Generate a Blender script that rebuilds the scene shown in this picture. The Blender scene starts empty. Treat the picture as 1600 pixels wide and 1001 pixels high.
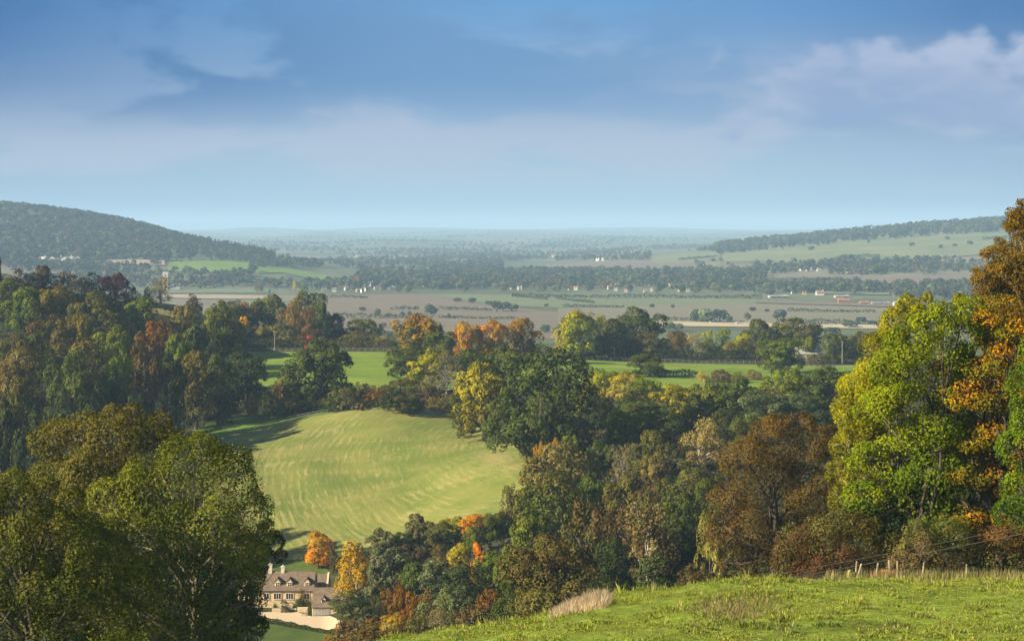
import bpy, math, random
import numpy as np
from mathutils import Vector

SC = bpy.context.scene
COL = SC.collection
F = 2800.0            # focal length in reference pixels (1600 px wide frame)
YH = 352.0            # reference row of the true horizon
SUN_EL, SUN_AZ = 26.0, 20.0    # degrees; azimuth measured from the left towards the viewer
EXPOSURE = 1.35

# ------------------------------------------------------------------ terrain
U = np.array([-200, 0, 200, 300, 400, 500, 600, 800, 1000, 1200, 1400, 1600, 1800], float)
VR = {  # distance: picture row at which the ground lies, per column
 60: (1330,1310,1280,1260,1230,1190,1130,1080,1055,1035,1022,1015,1010),
 75: (1280,1260,1230,1210,1180,1130,1060,1015,995,985,980,978,975),
 95: (1240,1220,1190,1160,1130,1080,1006,974,930,912,914,915,915),
 112: (1220,1200,1170,1140,1110,1065,1004,976,929,908,906,906,906),
 130: (1190,1170,1150,1130,1100,1065,1015,982,933,908,898,893,890),
 160: (1150,1140,1120,1110,1085,1060,1025,987,940,910,893,880,872),
 200: (1110,1100,1090,1085,1070,1055,1025,987,942,910,888,865,850),
 280: (1050,1050,1050,1048,1045,1035,1015,975,930,895,865,830,810),
 340: (990,995,1000,1005,1018,1020,990,935,885,850,820,790,770),
 370: (930,940,950,970,997,997,955,895,840,812,785,760,745),
 390: (885,895,905,930,964,964,925,865,805,785,762,740,725),
 413: (840,850,860,890,930,930,885,832,770,755,735,718,705),
 440: (785,795,805,830,872,868,848,785,730,720,705,690,680),
 480: (715,725,745,755,765,760,752,710,690,680,668,655,648),
 520: (655,668,690,695,693,685,675,672,655,648,642,632,628),
 545: (625,640,668,670,665,648,637,655,636,632,628,620,615),
 570: (595,610,635,643,645,642,640,640,622,620,616,610,605),
 600: (555,575,600,615,625,622,612,612,608,608,606,602,598),
 640: (510,530,555,580,598,594,592,592,593,594,594,593,592),
 700: (455,475,500,545,573,571,571,573,578,580,581,581,580),
 735: (432,450,468,482,558,560,560,564,571,574,575,575,574),
 780: (445,460,472,490,548,548,548,555,565,568,569,569,569),
 830: (450,465,480,500,537,537,537,545,555,558,559,559,559),
 900: (460,475,490,508,531,531,531,538,546,549,550,550,550),
 1000: (480,490,505,517,532,532,532,536,541,543,544,544,544),
 1200: (505,510,520,527,533,533,533,535,537,538,538,538,538),
}
ZR = {
 -170: (3,)*13, 0: (-1.9,)*13,
 30: (-10.5,-10.3,-10,-10,-9.8,-9.5,-9,-8.4,-8,-7.8,-7.7,-7.6,-7.5),
 1500: (-97,)*13, 1667: (-100,)*13, 2000: (-100,)*13,
 2400: (-100,-100,-100,-100,-100,-100,-100,-100,-100,-99,-98,-95,-92),
 2700: (-92,-94,-96,-97,-98,-100,-100,-100,-100,-97,-93,-88,-82),
 3000: (-70,-72,-76,-78,-82,-90,-96,-100,-98,-91,-84,-76,-68),
 3300: (-45,-48,-54,-60,-70,-84,-94,-100,-95,-85,-74,-64,-56),
 3600: (0,-5,-18,-34,-56,-78,-92,-98,-91,-76,-62,-50,-42),
 3900: (45,38,0,-38,-68,-84,-93,-97,-87,-68,-49,-36,-25),
 4300: (50,40,2,-45,-78,-89,-95,-98,-86,-60,-34,-18,-6),
 5000: (30,20,-20,-62,-86,-95,-98,-98,-82,-48,-14,11,24),
 6000: (0,-10,-40,-75,-92,-98,-100,-100,-96,-74,-44,-14,-2),
 9000: (-60,-70,-80,-92,-84,-94,-80,-92,-82,-92,-88,-80,-70),
 14000: (-80,-64,-78,-58,-82,-54,-76,-48,-72,-50,-76,-60,-80), 21000: (-40,-62,-30,-58,-22,-50,-18,-46,-22,-54,-28,-46,-40),
 30000: (-100,)*13, 43000: (-100,)*13,
}
rows = {}
for Y, vs in VR.items():
    rows[Y] = -(np.array(vs, float) - YH) * Y / F
for Y, zs in ZR.items():
    rows[Y] = np.array(zs, float)
YK = np.array(sorted(rows), float)
ZK = np.array([rows[int(y)] for y in YK])

def tY(Y):
    Y = np.asarray(Y, float)
    return np.where(Y >= 60, np.log(np.maximum(Y, 60)), Y / 60 - 1 + math.log(60))

def pchip(xk, yk, x):          # xk (n), yk (n, m) -> (len(x), m)
    h = np.diff(xk)[:, None]
    d = np.diff(yk, axis=0) / h
    s = np.zeros_like(yk)
    a, b = d[:-1], d[1:]
    w1, w2 = 2 * h[1:] + h[:-1], h[1:] + 2 * h[:-1]
    with np.errstate(divide='ignore', invalid='ignore'):
        hm = (w1 + w2) / (w1 / a + w2 / b)
    s[1:-1] = np.where(a * b > 0, hm, 0.0)
    s[0], s[-1] = d[0], d[-1]
    i = np.clip(np.searchsorted(xk, x) - 1, 0, len(xk) - 2)
    hh = h[i, 0]
    t = ((x - xk[i]) / hh)[:, None]
    hh = hh[:, None]
    return ((1 + 2 * t) * (1 - t) ** 2 * yk[i] + t * (1 - t) ** 2 * hh * s[i]
            + t * t * (3 - 2 * t) * yk[i + 1] + t * t * (t - 1) * hh * s[i + 1])

TD = np.linspace(float(tY(-170)), float(tY(43000)), 2400)
_z = pchip(tY(YK), ZK, TD)
UD = np.linspace(-200, 1800, 401)
ZD = pchip(U, _z.T.copy(), UD).T          # (2400, 401)

def H(x, Y):
    x = np.asarray(x, float); Y = np.asarray(Y, float)
    u = 800 + F * x / np.maximum(Y, 60)
    a = np.clip((tY(Y) - TD[0]) / (TD[1] - TD[0]), 0, len(TD) - 1.001)
    b = np.clip((u + 200) / 5.0, 0, 399.999)
    i, j = a.astype(int), b.astype(int)
    fa, fb = a - i, b - j
    z = (ZD[i, j] * (1 - fa) * (1 - fb) + ZD[i + 1, j] * fa * (1 - fb)
         + ZD[i, j + 1] * (1 - fa) * fb + ZD[i + 1, j + 1] * fa * fb)
    near = np.clip((135 - Y) / 30, 0, 1)
    z = z + near * 0.14 * (np.sin(x * 0.9 + 1.3 * np.sin(Y * 0.31)) * np.sin(Y * 0.55 + 0.7 * np.sin(x * 0.4)))
    z = z + near * 0.05 * np.sin(x * 2.9 + 1.7 * np.sin(Y * 1.1)) * np.sin(Y * 2.3 + 1.2 * np.sin(x * 1.3))
    mid = np.clip((Y - 150) / 40, 0, 1) * np.clip((1400 - Y) / 300, 0, 1)
    pad = ((u > 380) & (u < 545) & (Y > 355) & (Y < 425))
    return z + np.where(pad, 0, mid * 0.25 * np.sin(x * 0.21 + np.sin(Y * 0.08)) * np.sin(Y * 0.13 + np.sin(x * 0.11)))

def X(u, Y): return (u - 800.0) * Y / F
def Zv(v, Y): return -(v - YH) * Y / F

def Yof(u, v, y0, y1):
    Ys = np.linspace(y0, y1, 1500)
    vv = YH - F * H((u - 800) * Ys / F, Ys) / Ys
    k = np.nonzero(vv <= v)[0]
    return float(Ys[k[0]]) if len(k) else float(Ys[np.argmin(vv)])

# ------------------------------------------------------------------ materials
class NT:
    def __init__(self, tree):
        self.t = tree; tree.nodes.clear()
    def n(self, typ, **kw):
        nd = self.t.nodes.new(typ)
        ins = kw.pop('ins', {})
        for k, v in kw.items(): setattr(nd, k, v)
        for k, v in ins.items():
            if isinstance(v, bpy.types.NodeSocket): self.t.links.new(v, nd.inputs[k])
            else: nd.inputs[k].default_value = v
        return nd
    def mix(self, fac, a, b, typ='MIX'):
        m = self.n('ShaderNodeMix', data_type='RGBA', blend_type=typ)
        for k, v in ((0, fac), (6, a), (7, b)):
            if isinstance(v, bpy.types.NodeSocket): self.t.links.new(v, m.inputs[k])
            else: m.inputs[k].default_value = v
        return m.outputs[2]
    def math(self, op, a, b=0.0, c=None):
        m = self.n('ShaderNodeMath', operation=op)
        for k, v in enumerate((a, b) if c is None else (a, b, c)):
            if isinstance(v, bpy.types.NodeSocket): self.t.links.new(v, m.inputs[k])
            else: m.inputs[k].default_value = v
        return m.outputs[0]
    def rng(self, v, a, b, c=0.0, d=1.0, smooth=True):
        m = self.n('ShaderNodeMapRange', interpolation_type='SMOOTHSTEP' if smooth else 'LINEAR',
                   ins={'Value': v, 'From Min': a, 'From Max': b, 'To Min': c, 'To Max': d})
        return m.outputs[0]
    def noise(self, vec, scale, detail=4, rough=0.55, dist=0.0):
        m = self.n('ShaderNodeTexNoise', ins={'Vector': vec, 'Scale': scale, 'Detail': detail, 'Roughness': rough, 'Distortion': dist})
        return m.outputs[0]
    def mapping(self, vec, scale=(1, 1, 1), loc=(0, 0, 0), rot=(0, 0, 0)):
        return self.n('ShaderNodeMapping', ins={'Vector': vec, 'Scale': scale, 'Location': loc, 'Rotation': rot}).outputs[0]
    def ramp(self, fac, stops):
        r = self.n('ShaderNodeValToRGB', ins={'Fac': fac})
        el = r.color_ramp.elements
        while len(el) < len(stops): el.new(0.5)
        for e, (p, c) in zip(el, stops): e.position = p; e.color = (*c, 1) if len(c) == 3 else c
        return r.outputs[0]

def c4(c): return (c[0], c[1], c[2], 1.0)

def newmat(name):
    m = bpy.data.materials.new(name); m.use_nodes = True
    return m, NT(m.node_tree)

def finish(nt, color, rough=0.9, bump=None, bstr=0.4, bdist=0.1, spec=0.2, translucent=0.0, tcol=None):
    out = nt.n('ShaderNodeOutputMaterial')
    p = nt.n('ShaderNodeBsdfPrincipled', ins={'Roughness': rough, 'Specular IOR Level': spec})
    if isinstance(color, bpy.types.NodeSocket): nt.t.links.new(color, p.inputs['Base Color'])
    else: p.inputs['Base Color'].default_value = c4(color)
    if bump is not None:
        b = nt.n('ShaderNodeBump', ins={'Height': bump, 'Strength': bstr, 'Distance': bdist})
        nt.t.links.new(b.outputs[0], p.inputs['Normal'])
    sh = p.outputs[0]
    if translucent:
        tr = nt.n('ShaderNodeBsdfTranslucent')
        nt.t.links.new(tcol if tcol is not None else color, tr.inputs['Color'])
        ms = nt.n('ShaderNodeMixShader', ins={0: translucent})
        nt.t.links.new(sh, ms.inputs[1]); nt.t.links.new(tr.outputs[0], ms.inputs[2])
        sh = ms.outputs[0]
    nt.t.links.new(sh, out.inputs['Surface'])

def objpos(nt):
    return nt.n('ShaderNodeTexCoord').outputs['Object']

def worldpos(nt):
    return nt.n('ShaderNodeNewGeometry').outputs['Position']

M = {}
def simple(name, col, scale=1.5, var=0.35, rough=0.9, bump=0.0, stretch=(1, 1, 1), spec=0.2):
    m, nt = newmat(name)
    v = nt.mapping(objpos(nt), stretch)
    nz = nt.noise(v, scale, 5, 0.6)
    f = nt.rng(nz, 0.3, 0.7)
    lo = tuple(c * (1 - var) for c in col); hi = tuple(min(c * (1 + var), 0.9) for c in col)
    finish(nt, nt.mix(f, c4(lo), c4(hi)), rough, nz if bump else None, bump, 0.05, spec)
    M[name] = m
    return m

# leaves: base colour from the tree itself, per-leaf and per-bough variation
m, nt = newmat('leaf')
oi = nt.n('ShaderNodeObjectInfo').outputs['Color']
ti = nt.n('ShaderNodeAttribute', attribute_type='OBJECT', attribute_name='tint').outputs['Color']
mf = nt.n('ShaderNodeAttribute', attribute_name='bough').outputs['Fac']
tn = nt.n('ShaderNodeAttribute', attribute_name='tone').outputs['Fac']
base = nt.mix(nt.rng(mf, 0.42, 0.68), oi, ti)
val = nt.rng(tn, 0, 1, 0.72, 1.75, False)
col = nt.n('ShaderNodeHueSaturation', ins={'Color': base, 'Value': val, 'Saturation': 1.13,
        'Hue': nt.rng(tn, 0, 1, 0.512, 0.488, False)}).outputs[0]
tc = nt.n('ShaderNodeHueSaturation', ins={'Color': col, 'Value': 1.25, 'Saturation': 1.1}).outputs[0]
finish(nt, col, 0.75, spec=0.15, translucent=0.20, tcol=tc)
M['leaf'] = m
# massed far woods: colour held per tree in the mesh
m, nt = newmat('far_leaf')
fc = nt.n('ShaderNodeAttribute', attribute_name='treecol').outputs['Color']
tn = nt.n('ShaderNodeAttribute', attribute_name='tone').outputs['Fac']
col = nt.n('ShaderNodeHueSaturation', ins={'Color': fc, 'Value': nt.rng(tn, 0, 1, 0.65, 1.4, False)}).outputs[0]
finish(nt, col, 0.85, spec=0.1, translucent=0.2)
M['far_leaf'] = m
# grass blades
m, nt = newmat('grass_blade')
fc = nt.n('ShaderNodeAttribute', attribute_name='treecol').outputs['Color']
finish(nt, fc, 0.7, spec=0.2, translucent=0.3)
M['grass_blade'] = m

simple('bark', (0.075, 0.06, 0.045), 6, 0.5, 0.95, 0.5, (1, 1, 0.2))
simple('pale_bark', (0.16, 0.135, 0.095), 6, 0.4, 0.9, 0.4, (1, 1, 0.25))
simple('white_bark', (0.48, 0.44, 0.37), 5, 0.4, 0.9, 0.4, (1, 1, 0.3))
simple('stone_wall', (0.58, 0.44, 0.26), 2.2, 0.22, 0.95, 0.5)
simple('pale_stone', (0.62, 0.54, 0.42), 3, 0.12, 0.9, 0.2)
simple('window_glass', (0.015, 0.017, 0.02), 3, 0.2, 0.1, 0, spec=0.5)
simple('white_paint', (0.72, 0.69, 0.62), 3, 0.06, 0.6)
simple('weathered_boards', (0.30, 0.285, 0.26), 9, 0.35, 0.9, 0.3, (1, 1, 0.05))
simple('post_wood', (0.28, 0.23, 0.14), 12, 0.35, 0.9, 0.5, (1, 1, 0.15))
simple('pole_wood', (0.30, 0.26, 0.20), 4, 0.3, 0.9, 0.2, (1, 1, 0.1))
simple('grey_wood', (0.26, 0.235, 0.20), 5, 0.3, 0.9, 0.2, (1, 1, 0.2))
simple('wire_metal', (0.06, 0.06, 0.058), 5, 0.1, 0.5)
simple('red_brick', (0.36, 0.16, 0.10), 2, 0.2)
simple('roof_red', (0.30, 0.14, 0.09), 2, 0.25)
simple('roof_grey', (0.20, 0.19, 0.19), 2, 0.2)
simple('cream_wall', (0.46, 0.40, 0.31), 2, 0.1)
simple('white_wall', (0.60, 0.57, 0.50), 2, 0.05)
simple('log_wood', (0.48, 0.33, 0.19), 6, 0.3, 0.9, 0.2, (1, 1, 1))
simple('shed_roof', (0.27, 0.265, 0.25), 2, 0.15)
simple('gravel', (0.50, 0.39, 0.26), 2.5, 0.12, 0.95, 0.3)

# stone-tiled roof: courses
m, nt = newmat('stone_tiles')
p = objpos(nt)
br = nt.n('ShaderNodeTexBrick', ins={'Vector': nt.mapping(p, (1, 1, 1)), 'Color1': (0.15, 0.108, 0.075, 1), 'Color2': (0.215, 0.155, 0.108, 1),
        'Mortar': (0.06, 0.05, 0.042, 1), 'Scale': 2.6, 'Mortar Size': 0.03, 'Bias': 0.0})
nz = nt.noise(p, 1.1, 6, 0.7)
col = nt.mix(nt.rng(nz, 0.45, 0.75), br.outputs['Color'], (0.235, 0.18, 0.12, 1))
col = nt.mix(nt.rng(nt.noise(p, 7, 3), 0.5, 0.8, 0, 0.6), col, (0.09, 0.08, 0.06, 1))
finish(nt, col, 0.95, br.outputs['Fac'], -0.4, 0.05)
M['stone_tiles'] = m

# ground of the valley: colour by place, broken by noise
m, nt = newmat('ground_soil')
gc = nt.n('ShaderNodeAttribute', attribute_name='gcol').outputs['Color']
p = worldpos(nt)
n1 = nt.noise(p, 0.35, 6, 0.65); n2 = nt.noise(p, 2.2, 5, 0.7)
f = nt.math('MULTIPLY', nt.rng(n1, 0.25, 0.75, 0.55, 1.4), nt.rng(n2, 0.25, 0.75, 0.65, 1.35))
hs = nt.n('ShaderNodeHueSaturation', ins={'Color': gc, 'Value': f, 'Hue': nt.rng(n1, 0.3, 0.7, 0.488, 0.51)})
finish(nt, hs.outputs[0], 0.95, n2, 0.6, 0.15, 0.1)
M['ground_soil'] = m

# far vale: patchwork of fields
m, nt = newmat('vale_fields')
p = worldpos(nt)
w = nt.mapping(p, (1 / 420, 1 / 620, 0), rot=(0, 0, 0.35))
vo = nt.n('ShaderNodeTexVoronoi', ins={'Vector': w, 'Scale': 1.0, 'Randomness': 0.85})
rgb = nt.n('ShaderNodeSeparateColor', ins={'Color': vo.outputs['Color']})
col = nt.ramp(rgb.outputs[0], [(0.0, (0.085, 0.095, 0.045)), (0.25, (0.125, 0.135, 0.075)), (0.45, (0.155, 0.13, 0.085)), (0.62, (0.185, 0.165, 0.11)), (0.8, (0.10, 0.125, 0.055)), (1.0, (0.22, 0.195, 0.14))])
col.node.color_ramp.interpolation = 'CONSTANT'
col = nt.mix(nt.rng(nt.noise(p, 0.012, 5, 0.6), 0.35, 0.7, 0, 0.5), col, (0.09, 0.10, 0.045, 1))
finish(nt, col, 0.95, spec=0.05)
M['vale_fields'] = m

def fieldmat(name, a, b, scale=0.05, stretch=(1, 1, 1), rot=0.0):
    m, nt = newmat(name)
    p = worldpos(nt)
    n1 = nt.noise(nt.mapping(p, stretch, rot=(0, 0, rot)), scale, 6, 0.62)
    n2 = nt.noise(p, scale * 14, 4, 0.7)
    col = nt.mix(nt.rng(n1, 0.35, 0.68), c4(a), c4(b))
    col = nt.mix(nt.rng(n2, 0.35, 0.7, 0, 0.35), col, c4(tuple(x * 0.62 for x in a)))
    finish(nt, col, 0.95, n2, 0.3, 0.1, 0.1)
    M[name] = m
fieldmat('ploughed_soil', (0.15, 0.117, 0.080), (0.19, 0.152, 0.105), 0.02, (0.25, 1.6, 1))
fieldmat('pale_pasture', (0.13, 0.155, 0.07), (0.165, 0.18, 0.09), 0.02, (0.5, 1, 1))
fieldmat('dun_field', (0.165, 0.15, 0.095), (0.20, 0.175, 0.115), 0.02, (0.25, 1.6, 1))
fieldmat('stubble', (0.40, 0.33, 0.21), (0.46, 0.38, 0.26), 0.02)
fieldmat('hill_pasture', (0.13, 0.155, 0.06), (0.20, 0.20, 0.10), 0.006)
fieldmat('tan_strip', (0.30, 0.24, 0.16), (0.36, 0.29, 0.20), 0.02)
fieldmat('meadow_grass', (0.115, 0.185, 0.017), (0.185, 0.245, 0.035), 0.04, (0.3, 1.6, 1))
fieldmat('lawn_grass', (0.055, 0.088, 0.016), (0.09, 0.12, 0.024), 0.25)
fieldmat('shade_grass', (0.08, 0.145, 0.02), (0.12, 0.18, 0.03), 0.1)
fieldmat('dry_bank', (0.26, 0.21, 0.10), (0.17, 0.17, 0.06), 0.25)
# mown hillside: rows of cut hay lying on green regrowth
m, nt = newmat('mown_grass')
p = worldpos(nt)
cx, cy = 45.0, 500.0
sep = nt.n('ShaderNodeSeparateXYZ', ins={'Vector': p})
dx = nt.math('SUBTRACT', sep.outputs[0], cx)
dy = nt.math('SUBTRACT', sep.outputs[1], cy)
wob = nt.noise(p, 0.06, 4)
r = nt.math('SQRT', nt.math('ADD', nt.math('MULTIPLY', dx, dx), nt.math('MULTIPLY', dy, dy)))
r = nt.math('ADD', r, nt.math('MULTIPLY', wob, 5.0))
th = nt.math('MULTIPLY', nt.math('ARCTAN2', dy, dx), 1.0)
vec = nt.n('ShaderNodeCombineXYZ', ins={'X': nt.math('MULTIPLY', r, 1.0), 'Y': nt.math('MULTIPLY', th, 11.0), 'Z': 0.0}).outputs[0]
rows_ = nt.noise(vec, 1.0, 4, 0.65, 0.0)
wave = nt.math('SINE', nt.math('MULTIPLY', r, 2.9))
rows_ = nt.math('ADD', nt.math('MULTIPLY', rows_, 0.75), nt.math('MULTIPLY', nt.math('MULTIPLY', wave, nt.rng(nt.noise(p, 0.05, 3), 0.42, 0.6)), 0.065))
patch = nt.noise(nt.mapping(p, (0.5, 1.5, 1), rot=(0, 0, 0.35)), 0.06, 6, 0.7)
fine = nt.noise(p, 1.7, 6, 0.8)
a = nt.math('ADD', nt.math('MULTIPLY', patch, 0.52), nt.math('MULTIPLY', rows_, 0.75))
a = nt.math('ADD', a, nt.math('MULTIPLY', fine, 0.55))
f = nt.rng(a, 0.78, 1.03, 0.0, 0.95)
green = nt.mix(nt.rng(nt.noise(p, 0.08, 5), 0.35, 0.65), (0.11, 0.145, 0.026, 1), (0.17, 0.18, 0.042, 1))
col = nt.mix(f, green, (0.30, 0.255, 0.105, 1))
dry = nt.n('ShaderNodeAttribute', attribute_name='dry').outputs['Fac']
dryf = nt.rng(nt.math('ADD', dry, nt.math('MULTIPLY', nt.math('SUBTRACT', fine, 0.5), 1.5)), 0.30, 0.95, 0, 0.7)
col = nt.mix(dryf, col, (0.36, 0.27, 0.14, 1))
col = nt.mix(nt.rng(fine, 0.5, 0.75, 0, 0.35), col, (0.09, 0.11, 0.03, 1))
finish(nt, col, 0.95, a, 0.7, 0.35, 0.1)
M['mown_grass'] = m

# ------------------------------------------------------------------ mesh helpers
def np_mesh(name, V, Fq, mats, mat_idx=None, attrs=None, smooth=False):
    """V (n,3); Fq (k,3|4) ints; attrs: {name: (domain, kind, array)}"""
    me = bpy.data.meshes.new(name)
    V = np.ascontiguousarray(V, np.float32); Fq = np.ascontiguousarray(Fq, np.int32)
    k, s = Fq.shape
    me.vertices.add(len(V)); me.vertices.foreach_set('co', V.ravel())
    me.loops.add(k * s); me.loops.foreach_set('vertex_index', Fq.ravel())
    me.polygons.add(k)
    me.polygons.foreach_set('loop_start', np.arange(k, dtype=np.int32) * s)
    me.polygons.foreach_set('loop_total', np.full(k, s, np.int32))
    if mat_idx is not None: me.polygons.foreach_set('material_index', np.asarray(mat_idx, np.int32))
    if smooth: me.polygons.foreach_set('use_smooth', np.ones(k, bool))
    me.update(calc_edges=True)
    for nme, (dom, kind, arr) in (attrs or {}).items():
        at = me.attributes.new(nme, kind, dom)
        at.data.foreach_set('color' if kind == 'FLOAT_COLOR' else 'value', np.ascontiguousarray(arr, np.float32).ravel())
    for mm in mats: me.materials.append(M[mm])
    return me

USED = {}
def link(name, me, parent=None, loc=(0, 0, 0), label=None, cat=None, group=None, kind=None):
    o = bpy.data.objects.new(name, me)
    COL.objects.link(o)
    o.location = loc
    if parent is not None: o.parent = parent
    return tag(o, label, cat, group, kind)

def tag(o, label=None, cat=None, group=None, kind=None):
    if label:
        o['label'] = label
        if label in USED and USED[label] != group: print('DUP LABEL', label)
        if label in USED and group is None: print('DUP LABEL no group', label)
        USED[label] = group
    if cat: o['category'] = cat
    if group: o['group'] = group
    if kind: o['kind'] = kind
    return o

class MB:
    def __init__(self): self.v, self.f, self.m = [], [], []
    def add(self, vs, fs, mi=0):
        b = len(self.v)
        self.v += [tuple(v) for v in vs]; self.f += [tuple(b + i for i in f) for f in fs]; self.m += [mi] * len(fs)
    def box(self, x0, x1, y0, y1, z0, z1, mi=0):
        self.add([(x0,y0,z0),(x1,y0,z0),(x1,y1,z0),(x0,y1,z0),(x0,y0,z1),(x1,y0,z1),(x1,y1,z1),(x0,y1,z1)],
                 [(0,3,2,1),(4,5,6,7),(0,1,5,4),(1,2,6,5),(2,3,7,6),(3,0,4,7)], mi)
    def tube(self, pts, rads, n=8, mi=0, caps=True):
        pts = [Vector(p) for p in pts]; rings = []
        b = len(self.v)
        for i, p in enumerate(pts):
            d = (pts[min(i + 1, len(pts) - 1)] - pts[max(i - 1, 0)]).normalized()
            t = d.cross(Vector((0, 0, 1)) if abs(d.z) < 0.9 else Vector((1, 0, 0))).normalized(); w = d.cross(t)
            for k in range(n):
                a = 2 * math.pi * k / n
                self.v.append(tuple(p + (t * math.cos(a) + w * math.sin(a)) * rads[i]))
        for i in range(len(pts) - 1):
            for k in range(n):
                k2 = (k + 1) % n
                self.f.append((b + i*n + k, b + i*n + k2, b + (i+1)*n + k2, b + (i+1)*n + k)); self.m.append(mi)
        if caps:
            self.f.append(tuple(b + k for k in range(n))[::-1]); self.m.append(mi)
            e = b + (len(pts) - 1) * n
            self.f.append(tuple(e + k for k in range(n))); self.m.append(mi)
    def prism(self, prof, x0, x1, mi=0):        # profile in (y, z), extruded along x
        n = len(prof)
        vs = [(x0, y, z) for y, z in prof] + [(x1, y, z) for y, z in prof]
        fs = [tuple(range(n))[::-1], tuple(range(n, 2 * n))] + [(i, (i + 1) % n, n + (i + 1) % n, n + i) for i in range(n)]
        self.add(vs, fs, mi)
    def prism_y(self, prof, y0, y1, mi=0):      # profile in (x, z), extruded along y
        n = len(prof)
        vs = [(x, y0, z) for x, z in prof] + [(x, y1, z) for x, z in prof]
        fs = [tuple(range(n)), tuple(range(n, 2 * n))[::-1]] + [(i, n + i, n + (i + 1) % n, (i + 1) % n) for i in range(n)]
        self.add(vs, fs, mi)
    def mesh(self, name, mats):
        me = bpy.data.meshes.new(name)
        me.from_pydata(self.v, [], self.f)
        me.polygons.foreach_set('material_index', np.array(self.m, np.int32))
        for mm in mats: me.materials.append(M[mm])
        me.update()
        return me
    def build(self, name, mats, parent=None, loc=(0, 0, 0), **kw):
        return link(name, self.mesh(name, mats if isinstance(mats, (list, tuple)) else [mats]), parent, loc, **kw)

def unit(v): return v / np.maximum(np.linalg.norm(v, axis=-1, keepdims=True), 1e-9)

# ------------------------------------------------------------------ trees
def leaf_quads(P, N, size, rng, aspect=0.62):
    n = len(P)
    a = unit(np.cross(N, rng.normal(size=(n, 3)))); b = np.cross(N, a)
    s = size[:, None] if isinstance(size, np.ndarray) else size
    k = rng.uniform(0.6, 1.3, (n, 1)) * s
    w = aspect * rng.uniform(0.75, 1.3, (n, 1))
    fold = N * (k * 0.18)
    V = np.stack([P - a * k * 0.5, P - b * k * w * 0.5 + fold, P + a * k * 0.5, P + b * k * w * 0.5 + fold], 1)
    return V.reshape(-1, 3), np.arange(4 * n).reshape(n, 4)

def crown_arrays(blobs, n, leaf, seed, sub=7, subr=(0.34, 0.55), center=None, inner=0.14, up=0.15, flat=1.0, droop=0.0, jit=0.27, hgt=0.45):
    """Leaves over boughs over big masses.  blobs (k,4) x y z r."""
    rng = np.random.default_rng(seed)
    B = np.asarray(blobs, float)
    C = B[:, :3].mean(0) if center is None else np.asarray(center, float)
    subs = []
    for bi, (x, y, z, r) in enumerate(B):
        d = unit(rng.normal(size=(sub, 3)) + np.array([0, 0, 0.25]))
        rr = r * rng.uniform(*subr, sub)
        subs.append(np.column_stack([np.array([x, y, z]) + d * (r - rr * 0.75)[:, None] * np.array([1, 1, flat]), rr, np.full(sub, bi)]))
    S = np.concatenate(subs)
    w = S[:, 3] ** 2; w /= w.sum()
    k = rng.choice(len(S), n, p=w)
    d = unit(rng.normal(size=(n, 3)) + np.array([0, 0, up]))
    rad = S[k, 3] * (0.72 + 0.34 * rng.random(n) ** 0.7)
    stray = rng.random(n) < 0.06
    rad = np.where(stray, rad * 1.25, rad)
    P = S[k, :3] + d * rad[:, None] * np.array([1, 1, flat])
    if droop: P[:, 2] -= droop * S[k, 3] * rng.random(n) ** 2
    # bury test against the big masses
    dist = np.full(n, 9.0)
    for (x, y, z, r) in B:
        q = np.linalg.norm(P - np.array([x, y, z]), axis=1) / r
        dist = np.minimum(dist, q)
    keep = (dist > 0.72) | (rng.random(n) < inner)
    P, d, k = P[keep], d[keep], k[keep]
    N = unit(0.55 * d + 0.3 * unit(P - C) + jit * rng.normal(size=P.shape) + np.array([0, 0, 0.12]))
    V, Fq = leaf_quads(P, N, leaf, rng)
    sub_rand = rng.random(len(S)); blob_rand = rng.random(len(B))
    tone = np.clip(0.48 + 0.16 * rng.normal(size=len(P)) + 0.5 * (sub_rand[k] - 0.5), 0, 1)
    z0, z1 = P[:, 2].min(), P[:, 2].max()
    hz = (P[:, 2] - z0) / (z1 - z0)
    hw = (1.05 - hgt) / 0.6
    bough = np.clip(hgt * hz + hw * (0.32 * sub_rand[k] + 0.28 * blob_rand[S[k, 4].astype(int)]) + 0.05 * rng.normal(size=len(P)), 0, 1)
    return V, Fq, tone, bough, S

def tubes_np(paths, rads, n=5):
    """paths: list of (m,3) arrays; rads: list of (m,) arrays."""
    Vs, Fs, off = [], [], 0
    ang = np.linspace(0, 2 * math.pi, n, endpoint=False)
    for P, R in zip(paths, rads):
        P = np.asarray(P, float); R = np.asarray(R, float); m_ = len(P)
        T = unit(np.gradient(P, axis=0))
        ref = np.array([1.0, 0.1, 0]) if abs(T[0, 2]) > 0.6 else np.array([0, 0, 1.0])
        A = unit(np.cross(T, ref)); Bv = np.cross(T, A)
        ring = P[:, None] + (A[:, None] * np.cos(ang)[None, :, None] + Bv[:, None] * np.sin(ang)[None, :, None]) * R[:, None, None]
        Vs.append(ring.reshape(-1, 3))
        i = np.arange(m_ - 1)[:, None] * n; k = np.arange(n)[None]
        q = np.stack([i + k, i + (k + 1) % n, i + n + (k + 1) % n, i + n + k], -1).reshape(-1, 4)
        Fs.append(q + off); off += m_ * n
    return np.concatenate(Vs), np.concatenate(Fs)

def limb(a, b, r0, r1, rng, m_=6, sag=0.12, rise=0.2):
    a, b = np.asarray(a, float), np.asarray(b, float)
    t = np.linspace(0, 1, m_)[:, None]
    L = np.linalg.norm(b - a)
    P = a + (b - a) * t
    side = rng.normal(size=3) * L * sag
    P = P + np.sin(t * math.pi) * side + np.array([0, 0, 1]) * (np.sin(t * math.pi) * L * rise * 0.5)
    return P, r0 + (r1 - r0) * t[:, 0]

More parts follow.
